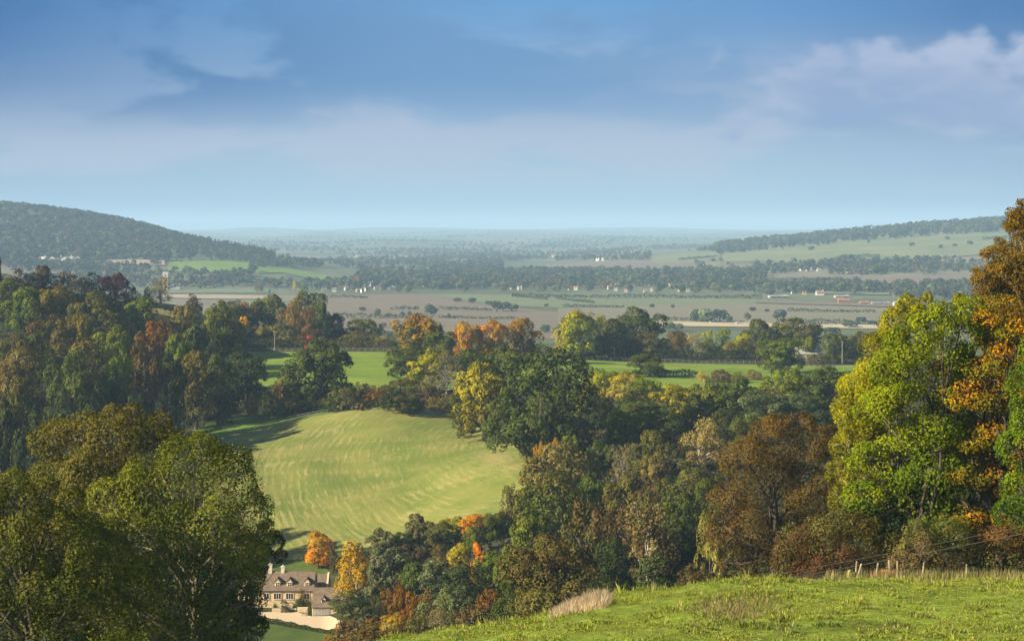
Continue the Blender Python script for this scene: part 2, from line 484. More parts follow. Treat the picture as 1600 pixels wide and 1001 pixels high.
def trunk_arrays(blobs, S, top, r0, seed, fork=0.45, twigs=0.5, nside=6, base=(0, 0, 0), thin=0.12):
    rng = np.random.default_rng(seed + 99)
    base = np.asarray(base, float); top = np.asarray(top, float)
    t = np.linspace(0, 1, 9)[:, None]
    L = np.linalg.norm(top - base)
    tr = base + (top - base) * t + np.sin(t * 5.0) * rng.normal(size=3) * L * 0.02
    tr[0, 2] -= 0.04 * L
    rr = r0 * (1.12 - 0.97 * t[:, 0]); rr[0] *= 1.5
    paths, rads = [tr], [rr]
    B = np.asarray(blobs, float)
    ends = []
    for (x, y, z, r) in B:
        s = np.clip((z - base[2]) / max(top[2] - base[2], 1e-6) - 0.28, fork * 0.6, 0.92) * rng.uniform(0.85, 1.0)
        a = tr[0] + (tr[-1] - tr[0]) * s
        rb = max(r0 * (1.0 - s) * 0.75, r0 * 0.16)
        P, R = limb(a, (x, y, z), rb, rb * 0.3, rng)
        paths.append(P); rads.append(R); ends.append(rb * 0.4)
    for row in S:
        if rng.random() > twigs: continue
        bi = int(row[4])
        P, R = limb(B[bi, :3] - 0.25 * (B[bi, :3] - row[:3]), row[:3] + (row[:3] - B[bi, :3]) * 0.35, max(ends[bi] * 0.8, r0 * 0.05), r0 * thin * 0.3, rng, 5)
        paths.append(P); rads.append(R)
    return tubes_np(paths, rads, nside)

def proto_blobs(kind, seed):
    rng = np.random.default_rng(seed)
    out = []
    if kind == 'round':
        for i in range(17):
            d = unit(rng.normal(size=3) + np.array([0, 0, 0.1])); d[2] = max(d[2], -0.65)
            q = rng.uniform(0.78, 1.0)
            out.append((d[0] * 0.33 * q, d[1] * 0.33 * q, 0.56 + d[2] * (0.28 if d[2] > 0 else 0.38) * q, rng.uniform(0.13, 0.2)))
        for i in range(6):
            a = i * 1.05 + rng.uniform(0, .6); out.append((0.27 * math.cos(a), 0.27 * math.sin(a), rng.uniform(0.14, 0.26), rng.uniform(0.12, 0.16)))
        out.append((0, 0, 0.58, 0.27)); out.append((0, 0, 0.32, 0.24)); out.append((rng.uniform(-.1, .1), 0, 0.82, 0.16))
    elif kind == 'tall':
        for i in range(18):
            z = rng.uniform(0.2, 0.88); a = rng.uniform(0, 6.28); R = 0.36 * math.sin(min(1, (1.05 - z) * 1.5) * 1.57) * rng.uniform(0.7, 1)
            out.append((R * math.cos(a), R * math.sin(a), z, rng.uniform(0.11, 0.19)))
        out += [(0, 0, 0.45, 0.22), (0, 0, 0.65, 0.2), (0, 0, 0.87, 0.12)]
    elif kind == 'column':
        for i in range(20):
            z = rng.uniform(0.12, 0.9); a = rng.uniform(0, 6.28); R = (0.34 if z < 0.6 else 0.34 * (1.12 - z) / 0.52) * rng.uniform(0.6, 1)
            out.append((R * math.cos(a), R * math.sin(a), z, rng.uniform(0.12, 0.18)))
        out += [(0, 0, 0.35, 0.25), (0, 0, 0.6, 0.2), (0, 0, 0.9, 0.1)]
    elif kind == 'shrub':
        for i in range(14):
            d = unit(rng.normal(size=3)); d[2] = abs(d[2])
            out.append((d[0] * 0.33, d[1] * 0.33, 0.12 + d[2] * 0.62, rng.uniform(0.15, 0.24)))
        out += [(0, 0, 0.35, 0.33), (0.2, 0.1, 0.2, 0.25), (-0.2, -0.1, 0.2, 0.25)]
    elif kind == 'wide':
        for i in range(24):
            d = unit(rng.normal(size=3) + np.array([0, 0, 0.15])); d[2] = max(d[2], -0.5)
            q = rng.uniform(0.75, 1.05)
            out.append((d[0] * 0.36 * q, d[1] * 0.36 * q, 0.47 + d[2] * (0.37 if d[2] > 0 else 0.55) * q, rng.uniform(0.1, 0.17)))
        for i in range(8):
            a = i * 0.785 + rng.uniform(0, .5); out.append((0.33 * math.cos(a), 0.33 * math.sin(a), rng.uniform(0.14, 0.3), rng.uniform(0.1, 0.15)))
        out.append((0, 0, 0.5, 0.3)); out.append((0, 0, 0.3, 0.27)); out.append((0.05, 0, 0.78, 0.17))
    return np.array(out)

PROTO = {}
def protos(kind, n_var, n_leaf, leaf, bark='bark', **kw):
    L = []
    for s in range(n_var):
        seed = 11 + s * 37 + sum(map(ord, kind))
        bl = proto_blobs({'birch': 'tall', 'twiggy': 'tall', 'dense': 'wide'}.get(kind, kind), seed)
        ck = {k: v for k, v in kw.items() if k in ('sub', 'subr', 'inner', 'up', 'flat', 'droop', 'jit')}
        V, Fq, tone, bough, S = crown_arrays(bl, n_leaf, leaf, seed, **ck)
        sc = np.array([1, 1, 1.0])
        lo, hi = V.min(0), V.max(0)
        wx = max(np.percentile(V[:, 0], 99.3) - np.percentile(V[:, 0], 0.7), np.percentile(V[:, 1], 99.3) - np.percentile(V[:, 1], 0.7))
        sc[:2] = 1.0 / wx; sc[2] = 1.0 / np.percentile(V[:, 2], 99.8)
        cm = np_mesh('crown_' + kind, V * sc, Fq, ['leaf'], None, {'tone': ('FACE', 'FLOAT', tone), 'bough': ('FACE', 'FLOAT', bough)})
        tv, tf = trunk_arrays(bl, S, (0, 0, 0.72), kw.get('r0', 0.028), seed, twigs=kw.get('twigs', 0.35), nside=5, thin=kw.get('thin', 0.12))
        tm = np_mesh('trunk_' + kind, tv * sc, tf, [bark], smooth=True)
        L.append((cm, tm))
    PROTO[kind] = L

protos('round', 3, 15000, 0.039)
protos('wide', 3, 21000, 0.033)
protos('dense', 2, 30000, 0.027, inner=0.15)
protos('tall', 3, 13000, 0.041)
protos('column', 2, 8000, 0.036, droop=0.5)
protos('birch', 2, 9000, 0.034, bark='white_bark', droop=1.1, inner=0.4, r0=0.022)
protos('twiggy', 2, 4200, 0.028, bark='grey_wood', inner=0.5, twigs=1.0, r0=0.024, thin=0.3)
protos('shrub', 3, 6500, 0.05, sub=8)

def lowtree(n, seed, conifer=False):
    rng = np.random.default_rng(seed)
    if conifer:
        z = rng.random(n) ** 0.8; a = rng.uniform(0, 6.28, n); R = 0.5 * (1.02 - z)
        P = np.column_stack([R * np.cos(a), R * np.sin(a), z]); N = unit(np.column_stack([np.cos(a), np.sin(a), np.full(n, 0.4)]) + 0.3 * rng.normal(size=(n, 3)))
    else:
        k = 7
        d = unit(rng.normal(size=(k, 3))); d[:, 2] = np.abs(d[:, 2]) * 1.0 - 0.1
        c = d * np.array([0.27, 0.27, 0.3]) + np.array([0, 0, 0.5]); r = rng.uniform(0.17, 0.27, k)
        c = np.vstack([c, [0, 0, 0.35]]); r = np.append(r, 0.33)
        i = rng.integers(0, k + 1, n); q = unit(rng.normal(size=(n, 3)) + np.array([0, 0, 0.3]))
        P = c[i] + q * r[i][:, None]; P[:, 2] = np.clip(P[:, 2], 0.02, 1.1)
        N = unit(q + 0.45 * rng.normal(size=(n, 3)))
    return P, N

# individual trees seen far off: one mesh each, crown and stem together
LOW = []
for s in range(5):
    rng = np.random.default_rng(500 + s)
    P, N = lowtree(420, 40 + s)
    V, Fq = leaf_quads(P, N, 0.17, rng, 0.8)
    tv, tf = tubes_np([np.array([[0, 0, -0.08], [0, 0, 0.3]])], [np.array([0.035, 0.02])], 4)
    me = np_mesh('far_tree', np.vstack([V, tv]), np.vstack([Fq, tf + len(V)]), ['leaf', 'bark'], [0] * len(Fq) + [1] * len(tf),
                 {'tone': ('FACE', 'FLOAT', np.append(np.clip(0.5 + 0.2 * rng.normal(size=len(Fq)), 0, 1), np.zeros(len(tf)))),
                  'bough': ('FACE', 'FLOAT', np.append(np.clip(P[:, 2] * 0.6 + 0.2 * rng.random(len(Fq)), 0, 1), np.zeros(len(tf))))})
    LOW.append(me)

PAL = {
 'dark': (0.040, 0.052, 0.011), 'deep': (0.023, 0.031, 0.010), 'green': (0.060, 0.076, 0.015), 'fresh': (0.078, 0.105, 0.014),  # deep: dark green that also carries the shade of the hollow trees
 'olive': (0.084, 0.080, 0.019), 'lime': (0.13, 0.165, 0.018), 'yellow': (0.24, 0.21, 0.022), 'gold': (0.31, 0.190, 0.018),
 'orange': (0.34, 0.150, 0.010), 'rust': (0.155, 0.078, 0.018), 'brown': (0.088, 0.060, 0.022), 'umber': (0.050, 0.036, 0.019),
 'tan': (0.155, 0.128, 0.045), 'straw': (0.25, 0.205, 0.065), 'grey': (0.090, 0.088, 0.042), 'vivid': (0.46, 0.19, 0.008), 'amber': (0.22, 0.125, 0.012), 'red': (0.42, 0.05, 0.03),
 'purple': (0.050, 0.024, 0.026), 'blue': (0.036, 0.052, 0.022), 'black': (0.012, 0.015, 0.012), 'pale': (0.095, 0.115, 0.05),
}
rnd = random.Random(7)
def jitter(c, a=0.12):
    k = 1 + rnd.uniform(-a, a)
    return tuple(max(0.0, x * k * (1 + rnd.uniform(-0.06, 0.06))) for x in c)

_cnt = {}
NAMES = {'round': 'broadleaf_tree', 'wide': 'oak_tree', 'dense': 'oak_tree', 'tall': 'ash_tree', 'column': 'poplar_tree', 'birch': 'birch_tree', 'twiggy': 'bare_tree', 'shrub': 'shrub'}
def tree(u, vtop, w, Y, kind, col, label, tint=None, group=None, name=None, sink=0.0):
    if kind != 'shrub' and 395 < Y < 600 and u > 600:      # stand it where its crown has its full height
        Y0 = Y
        while Y > 0.8 * Y0 and Zv(vtop, Y) - float(H(X(u, Y), Y)) < 0.85 * w * Y / F: Y -= 3
    x = X(u, Y); z = float(H(x, Y)) - 0.15
    h = max(Zv(vtop, Y) - z, w * Y / F * 0.45)
    W = w * Y / F * 1.08
    i = _cnt.get(kind, 0); _cnt[kind] = i + 1
    cm, tm = PROTO[kind][i % len(PROTO[kind])]
    e = bpy.data.objects.new(name or NAMES[kind], None); COL.objects.link(e)
    e.location = (x, Y, z); e.rotation_euler = (0, 0, (i * 2.399) % 6.283); e.empty_display_size = 0.5
    tag(e, label, 'shrub' if kind == 'shrub' else 'tree', group)
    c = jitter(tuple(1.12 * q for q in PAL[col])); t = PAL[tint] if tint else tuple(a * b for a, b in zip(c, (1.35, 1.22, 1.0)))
    for nm, me in (('crown', cm), ('trunk', tm)):
        o = bpy.data.objects.new(nm if kind != 'shrub' or nm == 'trunk' else 'foliage', me); COL.objects.link(o)
        if nm == 'trunk' and kind == 'shrub': o.name = 'stem'
        o.parent = e; o.scale = (W, W, h)
        o.color = c4(c); o['tint'] = [float(q) for q in t]
    return e

def fartree(u, vbase, w, hpx, col, label, group, y0=1450, y1=6000, tint=None, Y=None):
    Y = Y or Yof(u, vbase, y0, y1)
    x = X(u, Y)
    o = bpy.data.objects.new('field_tree', LOW[rnd.randrange(5)]); COL.objects.link(o)
    o.location = (x, Y, float(H(x, Y))); o.rotation_euler = (0, 0, rnd.uniform(0, 6.28))
    o.scale = (w * Y / F, w * Y / F, hpx * Y / F)
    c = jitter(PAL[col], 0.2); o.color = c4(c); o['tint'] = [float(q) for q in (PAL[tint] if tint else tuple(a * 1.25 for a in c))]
    tag(o, label, 'tree', group)
    return o

def big_tree(name, label, Y, base_uv, blobs_px, col, n, leaf, tint=None, bark='bark', r0=0.35, top=None, seed=1, depth=0.5, kinds='tree', twigs=0.6, thin=0.15, **kw):
    """A near tree whose masses are given where they stand; blobs_px: (u, v, radius px[, nearer m])."""
    rng = np.random.default_rng(seed)
    k = Y / F
    bu = base_uv[0]
    bx = X(bu, Y); bz = float(H(bx, Y)) - 0.1
    us = [b[0] for b in blobs_px]
    halfw = (max(us) - min(us)) * k * 0.5
    B = []
    for b in blobs_px:
        r = b[2] * k
        d = b[3] if len(b) > 3 else 0.0
        off = abs(X(b[0], Y) - (max(us) + min(us) - 1600) * 0.5 * k)
        chord = math.sqrt(max(halfw ** 2 - off ** 2, 0)) if halfw > 0 else 0
        dy = d + rng.uniform(-1, 0.4) * chord * depth
        def pt(dy):
            YY = Y + dy
            return (X(b[0], YY) - bx, dy, Zv(b[1], YY) - bz, r * YY / Y)
        B.append(pt(dy))
        if depth > 0.25: B.append(pt(chord * depth * rng.uniform(0.5, 1.1) + r * 0.5))
    B = np.array(B)
    V, Fq, tone, bough, S = crown_arrays(B, n, leaf, seed, **kw)
    e = bpy.data.objects.new(name, None); COL.objects.link(e); e.location = (bx, Y, bz)
    tag(e, label, kinds)
    keep = V.reshape(-1, 4, 3)[:, :, 2].min(1) > (H(V.reshape(-1, 4, 3)[:, 0, 0] + bx, V.reshape(-1, 4, 3)[:, 0, 1] + Y) - bz - 0.1)
    idx = np.nonzero(keep)[0]
    V = V.reshape(-1, 4, 3)[idx].reshape(-1, 3); Fq = np.arange(len(V)).reshape(-1, 4)
    o = link('crown' if kinds == 'tree' else 'foliage', np_mesh('crown', V, Fq, ['leaf'], None, {'tone': ('FACE', 'FLOAT', tone[idx]), 'bough': ('FACE', 'FLOAT', bough[idx])}), e)
    c = PAL[col] if isinstance(col, str) else col
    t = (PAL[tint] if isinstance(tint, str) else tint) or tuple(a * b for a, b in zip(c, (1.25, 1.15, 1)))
    o.color = c4(c); o['tint'] = [float(q) for q in t]
    zt = B[:, 2].max() if top is None else top
    tops = B[np.argmax(B[:, 2])]
    tv, tf = trunk_arrays(B, S, (tops[0] * 0.5, tops[1] * 0.5, zt * 0.82), r0, seed, twigs=twigs, thin=thin)
    link('trunk' if kinds == 'tree' else 'stem', np_mesh('trunk', tv, tf, [bark], smooth=True), e)
    return e
# ------------------------------------------------------------------ the ground, one sheet to the horizon
def terrain():
    ys = np.concatenate([np.linspace(-170, 55, 40), np.exp(np.linspace(math.log(60), math.log(135), 110)),
                         np.exp(np.linspace(math.log(137), math.log(1500), 210)), np.exp(np.linspace(math.log(1520), math.log(42000), 150))])
    us = np.concatenate([[-2200, -1700, -1200, -800, -500, -350, -260], np.arange(-200, 1801, 9), [1860, 1960, 2150, 2500, 2900, 3300, 3800]])
    Yg, Ug = np.meshgrid(ys, us, indexing='ij')
    Xg = (Ug - 800) * np.maximum(Yg, 60) / F
    Z = H(Xg, Yg)
    V = np.stack([Xg, Yg, Z], -1).reshape(-1, 3)
    ny, nx = Yg.shape
    i = np.arange(ny - 1)[:, None] * nx; k = np.arange(nx - 1)[None]
    Q = np.stack([i + k, i + k + 1, i + nx + k + 1, i + nx + k], -1).reshape(-1, 4)
    rows_of = np.repeat(np.arange(ny - 1), nx - 1)
    mi = (ys[rows_of] > 1380).astype(int)
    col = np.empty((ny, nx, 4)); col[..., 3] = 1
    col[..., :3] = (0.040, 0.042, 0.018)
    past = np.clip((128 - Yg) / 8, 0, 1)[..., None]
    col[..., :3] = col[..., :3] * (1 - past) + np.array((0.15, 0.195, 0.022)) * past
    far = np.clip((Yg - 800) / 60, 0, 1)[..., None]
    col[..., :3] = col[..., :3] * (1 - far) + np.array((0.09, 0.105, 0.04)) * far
    me = np_mesh('ground', V, Q, ['ground_soil', 'vale_fields'], mi, {'gcol': ('POINT', 'FLOAT_COLOR', col)}, smooth=True)
    link('ground', me, kind='structure', label='rolling valley ground running down from the pasture and out across the vale', cat='ground')
terrain()

def interp_edge(e, u):
    return np.interp(u, [p[0] for p in e], [p[1] for p in e])

def sheet(name, top, bot, mat, y0, y1, lift, label, cat='field', nu=60, nv=24, dry=None):
    u0, u1 = max(top[0][0], bot[0][0]), min(top[-1][0], bot[-1][0])
    us = np.linspace(u0, u1, nu)
    P = np.empty((nv, nu, 3)); D = np.zeros((nv, nu))
    for j, u in enumerate(us):
        a = Yof(u, interp_edge(bot, u), y0, y1); b = max(Yof(u, interp_edge(top, u), y0, y1), a + 0.2)
        Yj = np.linspace(a, b, nv)
        x = (u - 800) * Yj / F; z = H(x, Yj)
        P[:, j, 0], P[:, j, 1], P[:, j, 2] = x, Yj, z + lift
        if dry is not None: D[:, j] = [dry(u, YH - F * zz / yy) for zz, yy in zip(z, Yj)]
    i = np.arange(nv - 1)[:, None] * nu; k = np.arange(nu - 1)[None]
    Q = np.stack([i + k, i + k + 1, i + nu + k + 1, i + nu + k], -1).reshape(-1, 4)
    at = {'dry': ('POINT', 'FLOAT', D.reshape(-1))} if dry is not None else None
    return link(name, np_mesh(name, P.reshape(-1, 3), Q, [mat], None, at, smooth=True), label=label, cat=cat, kind='structure')

FIELD_TOP = [(318,698),(350,684),(400,670),(470,653),(520,645),(560,640),(600,635),(630,630),(660,636),(700,648),(740,656),(770,668),(800,690),(822,705)]
FIELD_BOT = [(318,800),(350,850),(400,866),(455,876),(480,868),(520,862),(600,852),(700,840),(780,815),(822,770)]
def dryness(u, v):
    a = math.exp(-(((u - 775) / 48) ** 2 + ((v - 716 - 0.06 * (u - 775)) / 17) ** 2)) * 0.62
    b = math.exp(-(((u - 630) / 28) ** 2 + ((v - 641) / 6) ** 2)) * 0.9
    c = math.exp(-((interp_edge(FIELD_TOP, u) - v) / 7) ** 2) * 0.85 if u > 660 else 0
    return max(a, b, c)
sheet('mown_field', FIELD_TOP, FIELD_BOT, 'mown_grass', 420, 552, 0.10, 'sunlit mown hillside field striped with rows of pale cut hay', nu=140, nv=110, dry=dryness)
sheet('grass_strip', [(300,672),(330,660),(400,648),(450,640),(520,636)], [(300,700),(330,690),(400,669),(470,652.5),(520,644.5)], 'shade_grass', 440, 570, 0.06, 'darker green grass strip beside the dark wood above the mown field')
sheet('meadow', [(320,549.5),(600,549.5),(800,556.5),(1000,566.5),(1200,569.5),(1400,570.5)], [(320,606),(800,606.5),(1400,606)], 'meadow_grass', 596, 785, 0.06, 'flat bright green meadow behind the big meadow tree', nu=120, nv=40)
sheet('ridge_bank', [(160,452),(230,463),(300,475),(372,492)], [(160,475),(230,487),(300,500),(372,515)], 'dry_bank', 640, 733, 0.06, 'bleached grass bank below the dark scrub on the ridge')
sheet('back_lawn', [(405,874),(455,876.5),(480,868.5),(545,862)], [(405,898),(455,899),(500,898),(545,890)], 'lawn_grass', 414, 446, 0.07, 'green lawn sloping up behind the stone cottage', 'lawn', 40, 12)
sheet('front_lawn', [(395,972),(425,975),(470,983),(520,991),(545,990)], [(395,1014),(545,1014)], 'lawn_grass', 345, 392, 0.07, 'lawn below the clipped hedge in front of the gravel drive', 'lawn', 40, 12)
sheet('gravel_drive', [(395,957),(424,955.5),(464,956),(487,962.5),(516,962),(536,970)], [(395,968),(425,969),(470,977),(518,984.5),(536,978)], 'gravel', 370, 402, 0.05, 'pale gravel drive in front of the cottage and garage', 'drive', 50, 12)

VALE = [
 ('ploughed_field', [(495,461),(560,461),(640,459),(700,466),(770,478),(872,488)], [(495,530),(872,530)], 'ploughed_soil', 0.3, 'wide pinkish brown ploughed field below the distant village'),
 ('green_field', [(640,459.5),(700,460),(800,461),(1000,463),(1200,468)], [(640,459.9),(700,465.5),(770,477.5),(872,481),(1000,479),(1200,474)], 'pale_pasture', 0.45, 'pale green field tapering along the edge of the ploughed field'),
 ('dun_field', [(872,481.5),(1000,479),(1200,474),(1400,475)], [(872,506),(1000,508),(1200,509),(1400,509)], 'dun_field', 0.3, 'dull tan field behind the domed dark oak'),
 ('stubble_strip', [(1030,503),(1067,503.5),(1165,505.5),(1262,507),(1385,509)], [(1030,508),(1067,510.5),(1165,511.5),(1262,513),(1385,515)], 'stubble', 0.6, 'thin pale stubble strip beyond the meadow trees'),
 ('brown_field', [(1195,435),(1312,431),(1345,428.5)], [(1195,444),(1312,440),(1345,437)], 'ploughed_soil', 0.8, 'small brown field under the pale hill village'),
 ('pink_field', [(1345,434),(1440,431.5),(1545,428)], [(1345,445),(1440,446),(1545,447)], 'ploughed_soil', 0.8, 'pinkish ploughed field beside the olive roadside tree top'),
 ('terrace_field', [(790,423),(860,413),(900,411),(960,406),(1090,406)], [(790,425),(860,423),(900,424),(960,424),(1090,420)], 'ploughed_soil', 0.8, 'grey brown field rising behind the vale woods with two white houses above it'),
 ('small_pasture', [(1020,401),(1060,395.5),(1125,392)], [(1020,411),(1060,411),(1125,406)], 'hill_pasture', 0.9, 'small sunlit pasture under the conifer strip'),
 ('wooded_pasture', [(1130,396),(1200,389)], [(1130,410),(1200,409)], 'hill_pasture', 0.9, 'olive pasture at the foot of the long wooded ridge'),
 ('hillside_pasture', [(1150,390),(1250,380),(1350,371),(1450,364),(1600,359)], [(1150,404),(1250,415),(1350,410),(1450,405),(1600,394)], 'hill_pasture', 1.0, 'broad sunlit grass hillside under the long wooded crest'),
 ('hill_field', [(262,411),(300,409),(390,408)], [(262,424),(300,427),(390,424)], 'meadow_grass', 0.9, 'green field under the dark wooded hill'),
 ('sandy_field', [(168,406),(200,405.5),(258,408)], [(168,414),(200,414),(258,416)], 'tan_strip', 0.9, 'narrow sandy field at the foot of the wooded hill'),
 ('sheep_field', [(400,418),(440,418),(500,430),(560,437)], [(400,428),(440,427),(500,439),(560,442)], 'meadow_grass', 0.9, 'sloping green field beside the wooded spur above the village'),
 ('pale_strip', [(255,461),(330,461),(420,463)], [(255,466),(330,468),(420,468)], 'tan_strip', 0.4, 'pale bare field between the ridge trees and the village'),
 ('village_field', [(200,446),(260,450),(420,452)], [(200,453),(260,459),(420,459)], 'pale_pasture', 0.4, 'light green field just below the church tower'),
 ('far_brown_field', [(1280,455),(1390,457)], [(1280,460),(1390,462)], 'pale_pasture', 0.5, 'narrow green field between tree belts behind the red farm'),
 ('low_brown_field', [(1180,471),(1300,474),(1420,477)], [(1180,474.5),(1300,478),(1420,482)], 'ploughed_soil', 0.5, 'narrow brown field in front of the long farm roofs'),
]
for k_, (nm, a, b, mt, lift, lab) in enumerate(VALE):
    lift = lift + 0.06 * k_
    sheet(nm, a, b, mt, 1450 if a[0][1] > 440 else 2000, 5600, lift, lab, nu=50, nv=16)

# ------------------------------------------------------------------ stuff: undergrowth, woods, grass
def in_field(u, v):
    return (u > 318) & (u < 822) & (v > np.interp(u, *zip(*FIELD_TOP)) + 1) & (v < np.interp(u, *zip(*FIELD_BOT)) - 2)

def undergrowth():
    rng = np.random.default_rng(3)
    n = 15000
    u = rng.uniform(-120, 1420, n); Y = np.exp(rng.uniform(math.log(150), math.log(735), n))
    x = (u - 800) * Y / F; z = H(x, Y); v = YH - F * z / Y
    ok = ~in_field(u, v)
    ok &= ~((u > 318) & (Y > 592))                       # meadow
    ok &= ~((u > 385) & (u < 545) & (Y > 340) & (Y < 452))   # garden
    ok &= ~((u > 295) & (u < 530) & (Y > 500) & (Y < 572))
    ok &= ~((u > 150) & (Y > 640) & (u < 400))
    ok &= Y > 260
    x, Y, z = x[ok], Y[ok], z[ok]; k = len(x)
    s = rng.uniform(0.8, 2.2, k)
    per = 16
    d = unit(rng.normal(size=(k, per, 3))); d[..., 2] = np.abs(d[..., 2])
    P = np.stack([x, Y, z], -1)[:, None] + d * s[:, None, None] * np.array([1.1, 1.1, 0.9])
    N = unit(d + 0.5 * rng.normal(size=d.shape))
    V, Q = leaf_quads(P.reshape(-1, 3), N.reshape(-1, 3), np.repeat(s * 0.55, per), rng, 0.8)
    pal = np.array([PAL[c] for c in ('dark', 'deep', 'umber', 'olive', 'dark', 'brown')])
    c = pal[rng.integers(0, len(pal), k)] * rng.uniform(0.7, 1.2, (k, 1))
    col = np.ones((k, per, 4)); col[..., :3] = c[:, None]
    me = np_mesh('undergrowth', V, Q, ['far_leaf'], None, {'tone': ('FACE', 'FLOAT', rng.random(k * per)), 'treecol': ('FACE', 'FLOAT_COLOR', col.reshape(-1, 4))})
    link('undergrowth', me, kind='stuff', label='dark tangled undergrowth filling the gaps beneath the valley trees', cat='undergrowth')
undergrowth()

def wood(name, pts, cols, label, size=(9, 15), quads=70, conifer=None, seed=1):
    """pts: (k,2) x, Y of each tree of a far wood that reads as one mass."""
    rng = np.random.default_rng(seed)
    k = len(pts); x, Y = pts[:, 0], pts[:, 1]; z = H(x, Y)
    P0, N0 = lowtree(quads * 6, seed); PC, NC = lowtree(quads * 6, seed + 1, True)
    h = rng.uniform(*size, k); w = h * rng.uniform(0.75, 1.25, k)
    con = np.zeros(k, bool) if conifer is None else conifer
    w = np.where(con, h * 0.45, w)
    idx = (rng.integers(0, 6, k)[:, None] * quads + np.arange(quads)[None]) % (quads * 6)
    idx = np.sort(rng.integers(0, quads * 6, (k, quads)), axis=1)
    P = np.where(con[:, None, None], PC[idx], P0[idx]); N = np.where(con[:, None, None], NC[idx], N0[idx])
    a = rng.uniform(0, 6.28, k)
    ca, sa = np.cos(a)[:, None], np.sin(a)[:, None]
    def rot(A): return np.stack([A[..., 0] * ca - A[..., 1] * sa, A[..., 0] * sa + A[..., 1] * ca, A[..., 2]], -1)
    P = rot(P); N = rot(N)
    P = P * np.stack([w, w, h], -1)[:, None] + np.stack([x, Y, z], -1)[:, None]
    V, Q = leaf_quads(P.reshape(-1, 3), N.reshape(-1, 3), np.repeat(w * 0.30, quads), rng, 0.85)
    pal = np.array([PAL[c] for c in cols])
    c = pal[rng.integers(0, len(pal), k)] * rng.uniform(0.75, 1.25, (k, 1))
    c = np.where(con[:, None], np.array(PAL['deep']) * 1.2, c)
    col = np.ones((k, quads, 4)); col[..., :3] = c[:, None]
    tone = np.clip(0.5 + 0.25 * rng.normal(size=k * quads), 0, 1)
    link(name, np_mesh(name, V, Q, ['far_leaf'], None, {'tone': ('FACE', 'FLOAT', tone), 'treecol': ('FACE', 'FLOAT_COLOR', col.reshape(-1, 4))}),
         kind='stuff', label=label, cat='woodland')

def pts_uY(rng, n, u0, u1, y0, y1):
    u = rng.uniform(u0, u1, n); Y = rng.uniform(y0, y1, n)
    return np.column_stack([(u - 800) * Y / F, Y])

KEEP_OUT = [(785,1085,408,425),(1018,1130,394,411),(1150,1600,362,408),(1195,1345,430,444),(1340,1550,430,446),(265,390,409,427),(165,260,405,415),(400,560,420,441),(495,1400,458.5,540),(255,420,460,468)]
def pts_uv(rng, bands):
    """trees gathered in hedgerow lines, copses and belts rather than strewn"""
    out = []
    def put(x, Y):
        u = 800 + F * x / Y; v = YH - F * float(H(x, Y)) / Y
        if any(a < u < b and c < v < d for a, b, c, d in KEEP_OUT): return
        out.append((x, Y))
    for u0, u1, v0, v1, n, keep in bands:
        left = n
        while left > 0:
            u = rng.uniform(u0, u1); v = v0 + (v1 - v0) * rng.random(); Y = Yf(u, v); x = (u - 800) * Y / F
            kind = rng.random(); sc = max(1.0, Y / 4000)
            if kind < 0.45:        # hedgerow
                a = (0.12 if rng.random() < 0.75 else 1.35) + rng.normal() * 0.12; L = rng.uniform(150, 520) * sc; m_ = int(L / rng.uniform(9, 17) / sc)
                for s in np.linspace(-0.5, 0.5, m_):
                    if rng.random() < 0.82: put(x + math.cos(a) * L * s + rng.normal() * 3, Y + math.sin(a) * L * s + rng.normal() * 4)
            elif kind < 0.85:      # copse or belt
                m_ = int(rng.uniform(10, 55)); rx, ry = rng.uniform(40, 190) * sc, rng.uniform(20, 70) * sc
                for _ in range(m_): put(x + rng.normal() * rx * 0.5, Y + rng.normal() * ry * 0.5)
            else:
                m_ = 3
                for _ in range(m_): put(x + rng.normal() * 60, Y + rng.normal() * 60)
            left -= m_
    return np.array(out)
_Yfar = np.exp(np.linspace(math.log(1700), math.log(41000), 900))
_cache = {}
def Yf(u, v):
    k = round(u / 4)
    if k not in _cache:
        uu = k * 4.0
        vv = YH - F * H((uu - 800) * _Yfar / F, _Yfar) / _Yfar
        _cache[k] = np.minimum.accumulate(vv)
    vv = _cache[k]
    i = int(np.searchsorted(-vv, -v))
    return float(_Yfar[min(i, len(_Yfar) - 1)])

rng = np.random.default_rng(21)
ph = pts_uY(rng, 3000, -170, 430, 3080, 4150)
uu = 800 + F * ph[:, 0] / ph[:, 1]
lim = np.interp(uu, [-170, 0, 150, 260, 330, 430], [3060, 3080, 3180, 3200, 3250, 3330])
ph = ph[ph[:, 1] > lim]
uu = 800 + F * ph[:, 0] / ph[:, 1]
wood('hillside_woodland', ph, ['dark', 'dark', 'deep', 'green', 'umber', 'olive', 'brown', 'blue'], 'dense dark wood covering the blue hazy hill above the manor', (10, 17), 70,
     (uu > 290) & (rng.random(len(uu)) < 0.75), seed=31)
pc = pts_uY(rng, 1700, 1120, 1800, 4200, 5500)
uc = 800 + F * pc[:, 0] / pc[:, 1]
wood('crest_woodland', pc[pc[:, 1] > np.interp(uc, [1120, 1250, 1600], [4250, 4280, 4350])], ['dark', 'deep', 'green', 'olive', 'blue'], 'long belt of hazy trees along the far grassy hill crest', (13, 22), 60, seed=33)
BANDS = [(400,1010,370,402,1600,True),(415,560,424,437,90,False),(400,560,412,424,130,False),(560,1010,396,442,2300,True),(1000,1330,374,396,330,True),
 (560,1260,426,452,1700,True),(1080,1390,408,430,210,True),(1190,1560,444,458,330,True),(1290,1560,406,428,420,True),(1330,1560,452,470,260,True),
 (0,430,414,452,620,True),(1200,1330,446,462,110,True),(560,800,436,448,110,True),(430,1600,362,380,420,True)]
pv = pts_uv(rng, BANDS)
